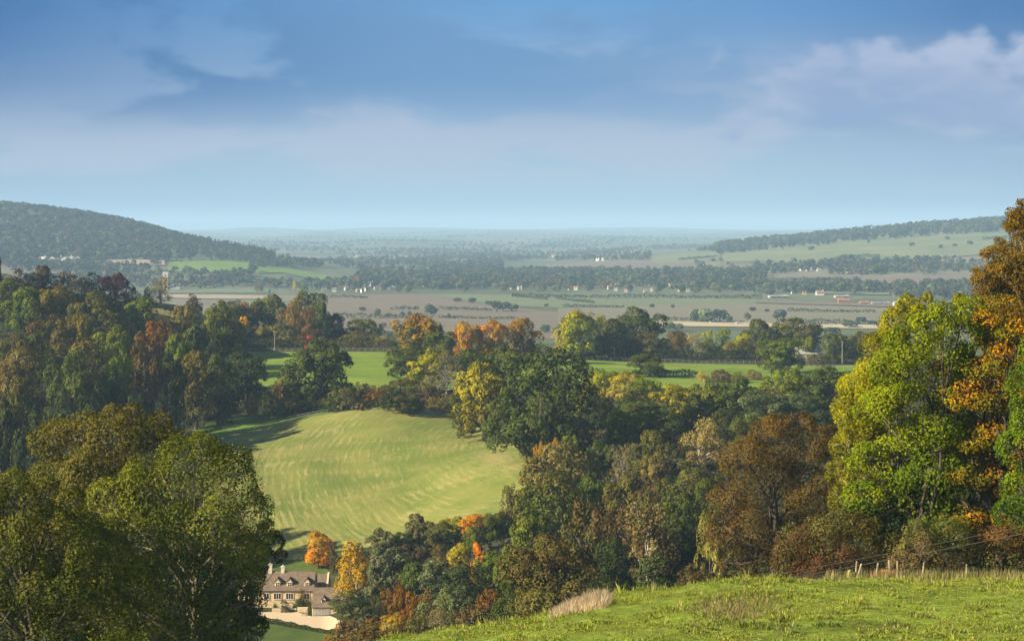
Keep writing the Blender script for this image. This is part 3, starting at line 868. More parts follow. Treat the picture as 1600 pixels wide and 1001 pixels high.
wood('vale_woodland', pv, ['dark', 'green', 'olive', 'deep', 'grey', 'dark', 'brown', 'pale', 'blue'], 'hazy woods and hedgerow trees massed across the blue distant vale', (8, 15), 44, seed=35)
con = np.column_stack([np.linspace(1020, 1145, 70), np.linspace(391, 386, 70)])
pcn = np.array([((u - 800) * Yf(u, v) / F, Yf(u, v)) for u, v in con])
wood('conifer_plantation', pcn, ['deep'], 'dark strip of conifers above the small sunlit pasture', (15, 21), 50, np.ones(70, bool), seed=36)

def grass():
    rng = np.random.default_rng(5)
    n = 90000
    u = rng.uniform(540, 1690, n); Y = rng.uniform(64, 124, n) 
    x = (u - 800) * Y / F
    ok = (Y < np.where(u < 1290, 106, 121))
    x, Y, u = x[ok], Y[ok], u[ok]; k = len(x)
    z = H(x, Y); v = YH - F * z / Y
    ns = np.sin(x * 0.55 + 2 * np.sin(Y * 0.19)) * np.sin(Y * 0.33 + 1.5 * np.sin(x * 0.23)) + 0.45 * rng.normal(size=k)
    per = 5
    hh = rng.uniform(0.03, 0.125, k) * (1 + 0.55 * np.clip(ns, -1, 1.5)) * np.where(rng.random(k) < 0.04, 1.9, 1) * (0.55 + 1.1 * np.clip(np.sin(x * 2.1 + 2 * np.sin(Y * 0.9)) * np.sin(Y * 1.6 + np.sin(x * 1.7)), -0.2, 1))
    edge = np.clip((Y - np.where(u < 1290, 93, 108)) / 8, 0, 1)
    hh = hh * (1 + 0.8 * edge)
    base = np.array([0.18, 0.235, 0.020])[None] * np.ones((k, 1))
    lime = np.array([0.28, 0.30, 0.030]); dark = np.array([0.075, 0.115, 0.016]); straw = np.array([0.30, 0.25, 0.10]); brown = np.array([0.13, 0.11, 0.04])
    f = np.clip(ns * 0.5 + 0.3, 0, 1)[:, None]
    c = base * (1 - f) + lime * f
    nett = np.exp(-(((u - 1290) / 170) ** 2 + ((v - 978) / 11) ** 2)); nett = np.clip(nett * 1.7 - 0.35 + 0.25 * rng.normal(size=k), 0, 1)[:, None]
    c = c * (1 - nett) + dark * nett
    dn = rng.random(k) < 0.14
    c[dn] = c[dn] * 0.5 + dark * 0.5
    dry = np.exp(-(((u - 1150) / 55) ** 2 + ((v - 952) / 12) ** 2)) + 0.55 * edge * (u > 1250) + 0.10
    dr = rng.random(k) < dry * 0.6
    c[dr] = c[dr] * 0.25 + straw * 0.75
    br = rng.random(k) < 0.05
    c[br] = brown
    hh = np.where(dr, hh * 1.5, hh)
    c *= rng.uniform(0.75, 1.25, (k, 1))
    a = rng.uniform(0, 6.28, (k, per)); lean = rng.uniform(0.1, 0.8, (k, per))
    o = np.stack([np.cos(a), np.sin(a), np.zeros_like(a)], -1)
    r0 = rng.uniform(0, 0.16, (k, per, 1))
    B = np.stack([x, Y, z - 0.02], -1)[:, None] + o * r0
    T = B + o * (lean * hh[:, None])[..., None] + np.array([0, 0, 1]) * (hh[:, None] * rng.uniform(0.6, 1.1, (k, per)))[..., None]
    sd = np.stack([-np.sin(a), np.cos(a), np.zeros_like(a)], -1) * rng.uniform(0.012, 0.030, (k, per, 1))
    Md = (B + T) * 0.5 + np.array([0, 0, 1]) * (hh * 0.12)[:, None, None]
    V = np.stack([B - sd, B + sd, T, Md - sd * 0.9], -2).reshape(-1, 3)
    col = np.ones((k, per, 4)); col[..., :3] = c[:, None] * rng.uniform(0.8, 1.2, (k, per, 1))
    Q = np.arange(len(V)).reshape(-1, 4)
    link('grass', np_mesh('grass', V, Q, ['grass_blade'], None, {'treecol': ('FACE', 'FLOAT_COLOR', col.reshape(-1, 4))}), kind='stuff',
         label='tussocky bright green grass of the sunlit pasture slope', cat='grass')
grass()

def blades(name, u, Y, h, cols, label, cat, kind=None, seed=1, wd=0.02, lean=0.35, group=None):
    rng = np.random.default_rng(seed); k = len(u)
    x = (u - 800) * Y / F; z = H(x, Y)
    a = rng.uniform(0, 6.28, k); o = np.stack([np.cos(a), np.sin(a), np.zeros(k)], -1)
    wind = np.array([0.10, 0.05, 0])
    B = np.stack([x, Y, z - 0.03], -1)
    T = B + (o * lean * rng.random((k, 1)) + wind) * h[:, None] + np.array([0, 0, 1]) * h[:, None]
    sd = np.stack([np.abs(np.cos(a)) * 0.7 + 0.3, np.sin(a) * 0.5, np.zeros(k)], -1) * wd * rng.uniform(0.7, 1.4, (k, 1))
    Md = B * 0.45 + T * 0.55 - wind * h[:, None] * 0.15
    V = np.stack([B - sd, B + sd, T + sd * 0.3, Md - sd], -2).reshape(-1, 3)
    cc = np.array(cols)[rng.integers(0, len(cols), k)] * rng.uniform(0.75, 1.2, (k, 1))
    col = np.ones((k, 4)); col[:, :3] = cc
    return link(name, np_mesh(name, V, np.arange(len(V)).reshape(-1, 4), ['grass_blade'], None, {'treecol': ('FACE', 'FLOAT_COLOR', col)}), label=label, cat=cat, kind=kind, group=group)
rng = np.random.default_rng(8)
n = 3800
t = rng.beta(1.6, 1.2, n); u = 858 + 90 * t
Y = 95 + rng.uniform(-4, 3.5, n) - 2.0 * t
blades('dry_grass_clump', u, Y, (0.25 + 0.85 * t * (1.15 - 0.5 * t)) * rng.uniform(0.35, 1.15, n), [(0.60, 0.46, 0.28), (0.52, 0.39, 0.23), (0.66, 0.52, 0.34)], 'tall pinkish straw grass clump on the crest of the green pasture', 'grass clump', seed=9, wd=0.018, lean=0.95)
n = 2200
u = rng.normal(1148, 34, n); v_ = rng.normal(951, 9, n)
Y = np.array([Yof(a, b, 64, 100) for a, b in zip(u[:300], v_[:300])]); Y = np.interp(rng.random(n), np.linspace(0, 1, 300), np.sort(Y))
blades('weed_patch', u, Y, rng.uniform(0.08, 0.45, n) * (0.6 + 0.5 * np.sin(u * 0.5) * np.sin(u * 0.17)), [(0.34, 0.27, 0.12), (0.26, 0.21, 0.08), (0.18, 0.19, 0.04)], 'patch of brown withered weeds on the green pasture', 'weeds', seed=10, lean=1.0)
n = 1500
u = rng.uniform(1290, 1600, n); Y = 113 + rng.uniform(-4, 6, n)
blades('fence_grass', u, Y, rng.uniform(0.25, 0.8, n), [(0.36, 0.28, 0.13), (0.26, 0.22, 0.08), (0.17, 0.18, 0.04)], 'straw coloured long grass along the foot of the post fence', 'grass', kind='stuff', seed=12)
n = 700
u = rng.normal(1383, 9, n); Y = 114 + rng.uniform(-1.5, 1.5, n)
blades('dry_fern', u, Y, rng.uniform(0.25, 0.75, n), [(0.50, 0.30, 0.14), (0.42, 0.24, 0.11)], 'orange brown dead bracken between the log and the leaning post', 'bracken', kind='stuff', seed=13, wd=0.03)
n = 2600   # unmown fringe on the upper rim of the mown field
tt = rng.random(n); u = 620 + 185 * tt; vb = interp_edge(FIELD_TOP, u)
Y = np.interp(u, np.linspace(600, 822, 40), [Yof(q, interp_edge(FIELD_TOP, q) + 1.0, 430, 552) for q in np.linspace(600, 822, 40)]) + rng.uniform(-2.5, 1.0, n)
blades('field_fringe', u, Y, rng.uniform(0.4, 1.3, n) * (0.45 + 0.75 * (np.sin(u * 0.35) * np.sin(u * 0.11 + 1) > -0.25)), [(0.46, 0.36, 0.20), (0.38, 0.29, 0.15), (0.30, 0.25, 0.12)], 'pale uncut grass fringe along the upper rim of the mown field', 'grass', kind='stuff', seed=14, wd=0.09)
# ------------------------------------------------------------------ hedges
def hedge(name, pts, h, w, col, label, Ys=None, y0=1450, y1=5000, leaf=None, group=None, seed=1, dens=1.0, tint=None):
    rng = np.random.default_rng(seed + int(pts[0][0]))
    P = []
    for i, (u, v) in enumerate(pts):
        Y = Ys[i] if Ys else Yof(u, v, y0, y1)
        P.append((X(u, Y), Y))
    P = np.array(P); seg = np.linalg.norm(np.diff(P, axis=0), axis=1); cum = np.concatenate([[0], np.cumsum(seg)])
    L = cum[-1]; leaf = leaf or h * 0.35
    n = int(dens * 5.0 * L * (2 * h + w) / (leaf ** 2) * 0.35)
    n = min(max(n, 60), 9000)
    t = rng.random(n) * L
    x = np.interp(t, cum, P[:, 0]); Y = np.interp(t, cum, P[:, 1])
    hv = h * (0.86 + 0.12 * np.sin(t * 1.7 / h) + 0.16 * np.sin(t * 0.23 / h + 1))
    a = rng.uniform(-0.3, math.pi + 0.3, n)
    oy, oz = np.cos(a) * w * 0.5, np.clip(np.sin(a), 0.0, 1) ** 0.6
    z = H(x, Y + oy)
    V, Q = leaf_quads(np.column_stack([x, Y + oy, z + oz * hv * rng.uniform(0.75, 1.02, n)]), unit(np.column_stack([np.zeros(n), np.cos(a), np.sin(a)]) + 0.6 * rng.normal(size=(n, 3))), leaf, rng, 0.8)
    o = link(name, np_mesh(name, V, Q, ['leaf'], None, {'tone': ('FACE', 'FLOAT', np.clip(0.5 + 0.22 * rng.normal(size=n), 0, 1)), 'bough': ('FACE', 'FLOAT', rng.random(n) * 0.9)}), label=label, cat='hedge', group=group)
    c = PAL[col]; o.color = c4(c); o['tint'] = [float(q) for q in (PAL[tint] if tint else tuple(k * 1.2 for k in c))]
    return o

FH = [
 ([(500,465.5),(540,465),(574,466)], 4, 'dark', 'short dark hedge in the ploughed field below the village'),
 ([(530,496.5),(600,497),(660,497)], 5, 'dark', 'long hedge across the ploughed field ending at the round lone tree'),
 ([(685,497),(740,498),(805,499)], 3, 'dark', 'thin dark hedge running from the round lone tree to the field corner'),
 ([(610,484),(655,483.5)], 4, 'dark', 'dark hedge piece behind the twin field trees'),
 ([(685,484.5),(730,484.5),(768,486)], 4, 'dark', 'dark hedge joining the clump of trees in the ploughed field'),
 ([(800,465),(900,465.5),(1000,466),(1100,466.5),(1190,467)], 6, 'deep', 'long straight dark hedge in front of the distant village'),
 ([(800,463),(830,466),(856,469)], 4, 'dark', 'slanting hedge dividing the pale green fields'),
 ([(868,467),(905,472),(928,474)], 4, 'blue', 'broken hedge slanting across the pale green field'),
 ([(880,480),(920,480.5),(975,481)], 4, 'dark', 'low hedge with gaps behind the yellow green tree'),
 ([(1230,487),(1300,488),(1368,488.5)], 4, 'dark', 'dark hedge across the tan field beyond the barn'),
 ([(1240,508),(1310,507.5),(1380,507)], 6, 'dark', 'bushy hedge on top of the pale stubble strip'),
 ([(1035,500),(1080,502),(1120,503)], 4, 'grey', 'grey hedge above the stubble strip beside the poplar clump'),
 ([(1200,441),(1310,438)], 7, 'blue', 'hedge under the small brown field on the hill foot'),
 ([(1205,447),(1330,446)], 7, 'dark', 'dark hedge along the lower edge of the brown hill field'),
 ([(1320,405),(1375,403)], 9, 'blue', 'hedge of dark bushes on the sunlit grass hillside'),
 ([(1060,408),(1120,402)], 7, 'deep', 'dark hedge climbing the small sunlit pasture'),
 ([(1535,376),(1575,373)], 8, 'blue', 'hedge high on the grass hillside near the orange tree'),
 ([(255,463.5),(290,464)], 3, 'black', 'low dark hedge beside the tan hawthorn on the ridge'),
]
for i, (pts, h, c, lab) in enumerate(FH):
    if i == 17: hedge('hedge', [(256,474),(300,478),(312,480)], 1.8, 2.0, c, lab, Ys=[722,722,722], leaf=0.5, seed=i)
    else: hedge('hedge', pts, h, 4, c, lab, y0=1450 if pts[0][1] > 440 else 2000, leaf=2.0, seed=i)
hedge('hedge', [(405,971.5),(425,973.5),(470,981.5),(518,988.5),(535,990)], 1.1, 1.0, 'dark', 'clipped green hedge along the front edge of the gravel drive', y0=350, y1=395, leaf=0.22, dens=1.6)
hedge('hedge', [(352,0),(470,0)], 4.5, 3.0, 'deep', 'dark hedge behind the meadow fence near the red shrub', Ys=[792,792], leaf=0.6)
hedge('hedge', [(460,0),(530,0),(618,0)], 4.5, 3.0, 'dark', 'scrubby hedge behind the meadow fence under the rusty poplar', Ys=[790,790,790], leaf=0.6, tint='brown')
hedge('hedge', [(885,0),(960,0),(1090,0),(1205,0)], 6.0, 4.0, 'deep', 'tall dark hedge under the tan trees behind the meadow fence', Ys=[790,789,789,790], leaf=0.6)
hedge('hedge', [(1012,0),(1050,0),(1092,0)], 3.0, 3.0, 'black', 'dark hedge running from the lone bushy meadow tree', Ys=[655,652,650], leaf=0.5)
hedge('hedge', [(420,0),(480,0),(620,0)], 3.2, 3.0, 'umber', 'brown hedge along the near edge of the meadow', Ys=[592,590,588], leaf=0.5, tint='olive')
hedge('hedge', [(1205,0),(1300,0),(1400,0)], 3.5, 3.0, 'dark', 'green hedge in front of the pale roofed barn', Ys=[640,640,640], leaf=0.5)

# ------------------------------------------------------------------ valley trees: (u, top row, width px, distance, kind, colour, label, tint)
T = [
 # dark wood on the slope above the near ash trees, ridge first
 (-9,380,20,690,'tall','black','very dark tree clipped by the picture edge on the ridge'),
 (66,414,26,716,'round','umber','small round red brown hawthorn standing above the ridge scrub'),
 (22,420,50,712,'shrub','umber','dark brown ridge scrub under the manor'),
 (60,426,70,716,'shrub','black','blackish scrub at the foot of the round red brown hawthorn'),
 (105,424,62,718,'shrub','umber','broad dark brown thicket on the middle of the ridge'),
 (143,425,52,720,'shrub','black','dark humped thicket beside the purple hawthorn'),
 (180,426,37,722,'round','purple','rounded purple brown hawthorn on the ridge'),
 (207,446,24,724,'shrub','black','low black bush at the foot of the purple hawthorn'),
 (231,447,15,726,'shrub','umber','smallest dark bush on the bleached ridge bank'),
 (251,430,34,727,'twiggy','brown','open tan hawthorn with a visible trunk on the bleached bank','tan'),
 (302,458,27,728,'shrub','umber','brown bush at the end of the low ridge hedge'),
 (15,435,50,672,'round','green','fresh green tree under the dark ridge scrub by the picture edge'),
 (40,448,60,650,'round','green','bushy green tree below the blackish ridge scrub'),
 (84,447,66,655,'round','olive','broad olive tree just under the thicket on the ridge'),
 (152,455,80,640,'wide','olive','widest olive green crown directly below the ridge thickets','olive'),
 (220,463,62,650,'round','green','rounded green tree below the smallest ridge bush'),
 (286,477,50,665,'round','olive','tan brown tree at the foot of the bleached bank','tan'),
 (120,488,50,615,'round','olive','small olive crown between the two brown topped trees'),
 (85,492,74,600,'wide','olive','brown topped spreading tree in the upper wood','brown'),
 (178,508,54,590,'round','fresh','brightest green rounded tree in the dark wood'),
 (240,499,64,600,'wide','brown','large rusty brown tree in the middle of the wood','rust'),
 (307,506,42,605,'tall','green','upright grey green tree beside the rusty brown one','pale'),
 (280,521,42,585,'round','fresh','small green dome in front of the rusty brown tree'),
 (345,470,64,690,'wide','green','full green tree at the end of the bleached bank'),
 (335,505,52,620,'round','dark','dark tree in the fold of the wood above the grass strip'),
 (136,521,74,560,'wide','olive','grey olive crown in front of the brightest green tree'),
 (22,522,60,560,'round','brown','dull brown tree low in the wood by the picture edge','olive'),
 (60,520,52,580,'round','dark','dark green tree between the brown topped and orange brown crowns'),
 (30,542,74,520,'wide','brown','golden brown tree hanging over the darkest hollow','tan'),
 (115,548,84,505,'wide','dark','big layered green tree above the near ash tops','green'),
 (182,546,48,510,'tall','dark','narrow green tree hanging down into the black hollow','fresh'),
 (228,552,54,520,'round','deep','dark tree with a rusty crown edge above the hollow','brown'),  # hollow trees: their shade is put into the leaf colour
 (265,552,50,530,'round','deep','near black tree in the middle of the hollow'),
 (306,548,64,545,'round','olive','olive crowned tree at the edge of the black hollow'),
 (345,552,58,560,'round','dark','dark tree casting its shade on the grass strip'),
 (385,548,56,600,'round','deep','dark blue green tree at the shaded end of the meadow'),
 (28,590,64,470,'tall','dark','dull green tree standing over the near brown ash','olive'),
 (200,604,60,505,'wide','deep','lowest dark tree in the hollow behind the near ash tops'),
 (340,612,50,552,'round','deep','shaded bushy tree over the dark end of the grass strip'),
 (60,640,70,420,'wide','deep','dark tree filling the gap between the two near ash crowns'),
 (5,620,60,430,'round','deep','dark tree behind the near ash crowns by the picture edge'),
 # beyond the meadow, end with the red shrub
 (365,470,62,812,'wide','dark','dark green tree beyond the meadow next to the orange brown one'),
 (386,472,36,820,'round','rust','orange brown tree squeezed between green crowns beyond the meadow'),
 (381,494,16,798,'round','gold','tiny golden tree glowing in front of dark crowns'),
 (420,460,52,830,'round','green','pair topped green tree beside the tall rusty poplar'),
 (478,450,56,850,'wide','green','tallest green tree behind the rusty poplar'),
 (458,463,40,822,'column','rust','tall rusty brown poplar beyond the meadow','tan'),
 (486,478,36,818,'column','brown','dull brown poplar leaning against the tall rusty one'),
 (502,472,26,832,'tall','green','slim green tree at the end of the poplar clump'),
 (525,489,34,838,'round','black','near black round tree standing alone against the ploughed field'),
 (438,505,52,800,'round','straw','yellowish tan tree above the utility pole','olive'),
 (412,508,46,802,'round','olive','olive tree left of the pole beyond the meadow'),
 (372,505,52,800,'round','dark','dark spreading tree with pale boughs beyond the meadow','grey'),
 (483,524,12,797,'shrub','red','bright red little shrub beyond the meadow'),
 (500,528,40,800,'shrub','umber','dark scrub beside the bright red shrub'),
 (548,522,40,800,'shrub','olive','olive scrub behind the crown of the meadow tree'),
 (566,498,54,832,'round','green','green tree against the edge of the ploughed field'),
 (568,517,52,808,'wide','olive','olive brown tree with an orange patch beyond the meadow','brown'),
 (598,532,46,800,'shrub','grey','pinkish grey bushes beyond the meadow next to the half orange maple','tan'),
 # around the meadow tree
 (500,528,106,572,'wide','dark','big green tree standing alone in front of the bright meadow','green'),
 (424,606,48,560,'shrub','dark','rounded dark green bush at the top of the grass strip'),
 (394,614,24,563,'shrub','rust','small orange brown bush beside the rounded dark one','orange'),
 (450,624,18,557,'shrub','tan','little tan bush at the foot of the meadow tree'),
 (437,588,34,580,'shrub','brown','brown bush behind the rounded dark green one'),
 (540,602,46,560,'shrub','grey','grey green bush below the meadow tree','olive'),
 (562,598,42,568,'shrub','olive','greenish twiggy bush between the meadow tree and the red brown one'),
 (584,602,44,563,'shrub','rust','red brown bush on the rim above the mown field','brown'),
 (480,622,40,556,'shrub','deep','dark low bush under the meadow tree'),
 (520,618,44,558,'shrub','dark','dark green bush hiding the foot of the meadow tree'),
 # clump at the end of the meadow and the big dark oak
 (651,490,74,690,'round','green','half orange maple at the end of the meadow','amber'),
 (640,540,68,640,'round','dark','green tree below the half orange maple'),
 (668,546,56,600,'tall','lime','yellow green tree under the half orange maple','yellow'),
 (690,518,58,680,'round','dark','dark tree between the two orange maples'),
 (728,502,44,715,'round','orange','orange maple with a green foot behind the clump','gold'),
 (768,500,50,720,'round','gold','brightest golden orange maple beyond the big dark oak','orange'),
 (817,497,54,730,'round','brown','brownish orange maple beside the golden one','amber'),
 (697,548,62,590,'twiggy','grey','grey half bare tree over the rim of the mown field','tan'),
 (742,545,68,600,'round','dark','green tree between the bare grey one and the yellow oak'),
 (790,540,60,600,'round','green','rounded green tree behind the yellow sided oak'),
 (628,590,64,572,'wide','dark','dull green tree on the rim of the mown field','brown'),
 (665,598,52,562,'shrub','umber','brown scrub under the half bare tree'),
 (720,612,50,545,'round','dark','dark green bush under the yellow sided oak'),
 (692,615,46,552,'shrub','olive','olive scrub at the pale fringe of the mown field'),
 (757,565,92,505,'wide','olive','yellow sided oak on the rim of the mown field','yellow'),
 (846,543,168,468,'dense','dark','largest dark green oak at the corner of the mown field','dark'),
 # beyond the meadow, end with the barn
 (906,484,68,785,'round','lime','yellow green rounded tree beyond the meadow','yellow'),
 (882,512,34,790,'round','yellow','yellowish tree edge under the big yellow green crown'),
 (994,480,92,815,'wide','dark','domed dark green oak rising highest beyond the meadow','green'),
 (950,497,50,805,'round','dark','dark tree leaning into the domed oak'),
 (962,520,50,797,'round','olive','olive bush tree behind the small meadow pole','green'),
 (928,530,40,796,'round','dark','dark rounded tree between the pole and the yellow green crown'),
 (1016,517,58,796,'wide','olive','brownish olive tree in front of the domed oak','brown'),
 (1056,517,40,798,'round','rust','rust coloured tree beyond the meadow fence','brown'),
 (1083,519,42,796,'twiggy','tan','sandy tan tree with open boughs beyond the meadow fence','straw'),
 (1108,515,27,800,'column','lime','slim yellow tree between the sandy tan one and the green row','yellow'),
 (1130,512,32,803,'column','green','slim green tree in the row beyond the fence','lime'),
 (1150,532,42,794,'round','olive','dull olive rounded tree behind the meadow fence'),
 (1164,520,34,802,'round','lime','yellowish green tree in the row beyond the fence','yellow'),
 (1183,498,44,818,'round','dark','dark round tree beside the broad dark oak above the barn'),
 (1235,496,90,822,'wide','dark','broad dark oak standing above the barn','olive'),
 (1262,524,30,790,'round','fresh','little light green tree beside the barn roof'),
 (1192,534,38,792,'shrub','umber','brown bushes behind the leafy green tree near the barn'),
 (1220,527,68,690,'round','green','leafy green tree in front of the barn gable','fresh'),
 (1282,551,40,765,'shrub','umber','brown bush in front of the barn wall','grey'),
 (1303,520,38,782,'round','dark','dark green tree left of the barn pole'),
 (1322,525,30,800,'tall','deep','dark slim tree just behind the barn pole'),
 (1346,518,48,790,'round','deep','dark tree between the barn pole and the near maple','olive'),
 (1378,512,46,780,'round','olive','olive tree peeping beside the near maple','brown'),
 (1014,552,62,655,'round','dark','lone bushy dark tree in the middle of the meadow'),
 (1097,579,24,628,'shrub','straw','small straw yellow bush at the near edge of the meadow'),
 (1128,577,34,632,'shrub','purple','dark purple bush at the near edge of the meadow'),
 (1155,580,28,630,'shrub','olive','low olive bush beside the dark purple one'),
 (1178,577,30,640,'shrub','tan','pinkish tan bush at the near edge of the meadow','brown'),
 # slope below the meadow
 (940,576,54,575,'round','yellow','brightest yellow tree beside the largest dark oak','lime'),
 (976,580,56,565,'round','straw','yellow tan tree next to the brightest yellow one','yellow'),
 (916,598,30,545,'round','yellow','small bright yellow bough tree against the dark oak'),
 (1008,590,52,570,'round','olive','olive tree at the edge of the pale meadow strip','lime'),
 (1052,600,76,535,'wide','green','yellow flecked green tree below the meadow strip','yellow'),
 (990,618,70,520,'round','dark','dull green tree in the middle of the slope','green'),
 (935,620,52,510,'round','deep','dark tree tucked behind the largest oak'),
 (970,640,64,480,'round','fresh','lime green tree lit at the middle of the slope','lime'),
 (1030,640,56,490,'round','olive','olive tree under the yellow flecked one','lime'),
 (1105,600,70,560,'round','green','grey green tree joining the hedge of the slope'),
 (1150,588,84,570,'wide','dark','broad grey green tree below the purple meadow bush','green'),
 (1225,577,76,585,'wide','olive','yellow green spreading tree below the barn tree','lime'),
 (1292,572,80,575,'wide','dark','dark rounded tree in front of the barn hedge','green'),
 (1190,610,76,520,'wide','dark','grey green crown above the brown beech','pale'),
 (1245,612,66,500,'round','blue','blue green rounded tree above the brown beech'),
 (1285,640,52,450,'round','deep','shaded tree between the brown beech and the near maple'),
 (1130,640,54,490,'round','deep','shaded tree behind the weeping tan birch'),
 (1166,650,56,470,'round','dark','dark green tree beside the weeping tan birch'),
 (1095,651,68,430,'birch','tan','weeping tan birch with pale stem on the slope','straw'),
 (1055,655,48,470,'round','deep','dark tree in the gap left of the weeping birch'),
 (1018,672,60,430,'round','olive','brown olive tree under the lime green one','olive'),
 (865,690,110,415,'wide','olive','dry looking tan tree below the largest oak','tan'),
 (843,689,17,440,'round','orange','small orange tree peeping over the dry tan one','gold'),
 (866,684,18,442,'round','gold','small golden tree beside the orange one under the oak'),
 (890,680,34,435,'round','fresh','little green tree under the skirts of the largest oak'),
 (935,688,44,420,'round','grey','grey green tree between the dry tan tree and the slope','green'),
 (974,692,58,405,'twiggy','grey','half bare grey tree with forked pale limbs','tan'),
 (1027,706,56,395,'wide','brown','orange tan tree in the middle of the slope','tan'),
 (1078,720,82,380,'wide','green','full olive green tree beside the brown beech','olive'),
 (1065,770,60,330,'round','dark','shaded green tree under the full olive green one'),
 (1110,745,54,350,'round','dark','dark green tree behind the brown beech'),
 (865,738,106,365,'wide','green','broad green tree with pale bare limbs at the field corner','olive'),
 (930,740,60,375,'round','dark','dark tree between the broad green and the brown crowns'),
 (985,735,86,355,'wide','brown','big brown tree above the white stemmed birch','olive'),
 (798,756,36,415,'shrub','brown','brown bush at the lower corner of the mown field','olive'),
 (828,792,74,330,'round','green','green tree at the lower field corner'),
 (916,776,86,300,'wide','olive','olive brown spreading tree left of the white stemmed birch','brown'),
 (1012,784,92,285,'birch','brown','russet birch with a forked white stem','tan'),
 (960,840,66,270,'round','deep','very dark tree in the hollow beside the russet birch'),
 (1068,815,70,290,'wide','deep','shaded tree between the russet birch and brown beech'),
 (868,836,142,232,'dense','olive','big olive round tree nearest the dry grass clump','brown'),
 (805,850,62,300,'round','green','green tree leaning out beside the big olive round one'),
 (1026,862,72,215,'shrub','blue','blue green holly bush below the russet birch'),
 (1110,798,44,250,'tall','straw','thin yellowish tree against the shade of the brown beech','olive'),
 (1085,880,50,205,'shrub','umber','dark brown scrub beside the holly bush'),
 (945,905,60,205,'shrub','deep','black scrub behind the dry grass clump'),
 # around the cottage
 (497,830,42,433,'round','vivid','bright orange maple alone at the foot of the mown field','gold'),
 (520,846,22,428,'shrub','umber','dark bush in the shade of the bright orange maple'),
 (557,842,74,392,'birch','gold','golden birch beside the cottage','gold'),
 (598,826,46,408,'tall','green','upright green tree behind the golden birch','grey'),
 (630,832,44,412,'round','umber','brown green tree behind the grey green willow','dark'),
 (655,802,42,420,'tall','grey','tall grey brown tree standing against the mown field','brown'),
 (610,856,72,365,'tall','grey','grey green willow beside the golden birch','pale'),
 (652,876,66,360,'round','green','full green rounded tree in the middle of the garden wood','green'),
 (640,850,50,385,'round','umber','purplish brown crown behind the full green rounded tree'),
 (685,815,46,418,'round','green','green tree under the lower rim of the mown field','olive'),
 (712,806,40,425,'round','green','green tree with a yellow tip at the lower field rim','yellow'),
 (747,802,50,415,'round','olive','orange crowned tree at the lower rim of the mown field','vivid'),
 (740,822,34,400,'round','green','small green tree in front of the orange crowned one'),
 (775,800,44,410,'round','dark','dark tree at the end of the lower field rim'),
 (720,847,40,375,'round','straw','straw yellow tree below the orange crowned one','yellow'),
 (748,847,24,368,'column','vivid','slim bright orange tree beside the straw yellow one'),
 (688,850,40,380,'birch','tan','tan birch with two white stems','brown'),
 (770,860,62,345,'wide','green','broad green tree right of the slim orange one','fresh'),
 (725,880,84,335,'wide','deep','dark spreading tree in the shade under the slim orange one'),
 (690,875,60,345,'tall','grey','grey green feathery tree below the two stemmed birch','pale'),
 (548,918,64,383,'shrub','dark','dense green domed tree hiding the end of the garage','green'),
 (592,930,46,345,'round','deep','dark tree behind the round bronze one'),
 (620,913,44,335,'round','brown','round bronze tree on a short trunk','rust'),
 (617,956,40,290,'round','straw','yellow tan shrub tree below the round bronze one','gold'),
 (538,966,54,330,'shrub','rust','russet brown shrub near the end of the drive','brown'),
 (578,966,60,312,'shrub','olive','orange tinged shrub between the drive and pasture','rust'),
 (662,934,46,305,'shrub','olive','pale olive shrub beside the pasture crest','pale'),
 (716,914,74,300,'wide','olive','big grey olive shrub tree above the pasture crest','pale'),
 (692,948,60,265,'twiggy','brown','twiggy brown bush on the crest of the pasture','tan'),
 (740,945,60,250,'shrub','grey','grey twiggy thicket beside the dry grass crest','brown'),
 (640,924,36,325,'shrub','rust','low red brown bush behind the round bronze tree'),
 (664,920,28,330,'shrub','rust','rust leaved bush in the shade of the garden wood','rust'),
 (765,920,44,285,'shrub','brown','reddish bush next to the big olive round tree','rust'),
 (792,905,44,270,'shrub','dark','dark green bush against the big olive round tree'),
 (640,968,60,250,'shrub','umber','dark brown brush at the lowest corner of the pasture','olive'),
 (585,985,70,240,'shrub','dark','dark brush low beside the near ash and the drive','brown'),
]
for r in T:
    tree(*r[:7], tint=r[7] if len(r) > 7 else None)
tree(1540,600,190,172,'wide','deep','dark tree filling the shade behind the orange beech')
tree(1252,553,20,768,'shrub','deep','dark bush in front of the barn gable')
tree(1430,640,150,170,'wide','deep','dark tree hidden in the shade behind the lime green maple')
# garden planting at the cottage
for u, vt, w, Y, c, lab in [(430,941,8,398.6,'dark','round dark shrub by the cottage corner'), (445,936,14,398.8,'deep','dark shrub under the middle cottage window'),
        (468,934,17,399.0,'dark','big green shrub against the cottage wall'), (481,936,13,398.9,'deep','dark green shrub under the end cottage window'),
        (484,944,9,393.0,'dark','upright green bush at the garage corner'), (449,946,24,396.4,'dark','low green hedge shrub on the terrace wall'),
        (471,918,9,399.6,'olive','climber trained up the cottage wall')]:
    tree(u, vt, w, Y, 'shrub', c, lab)

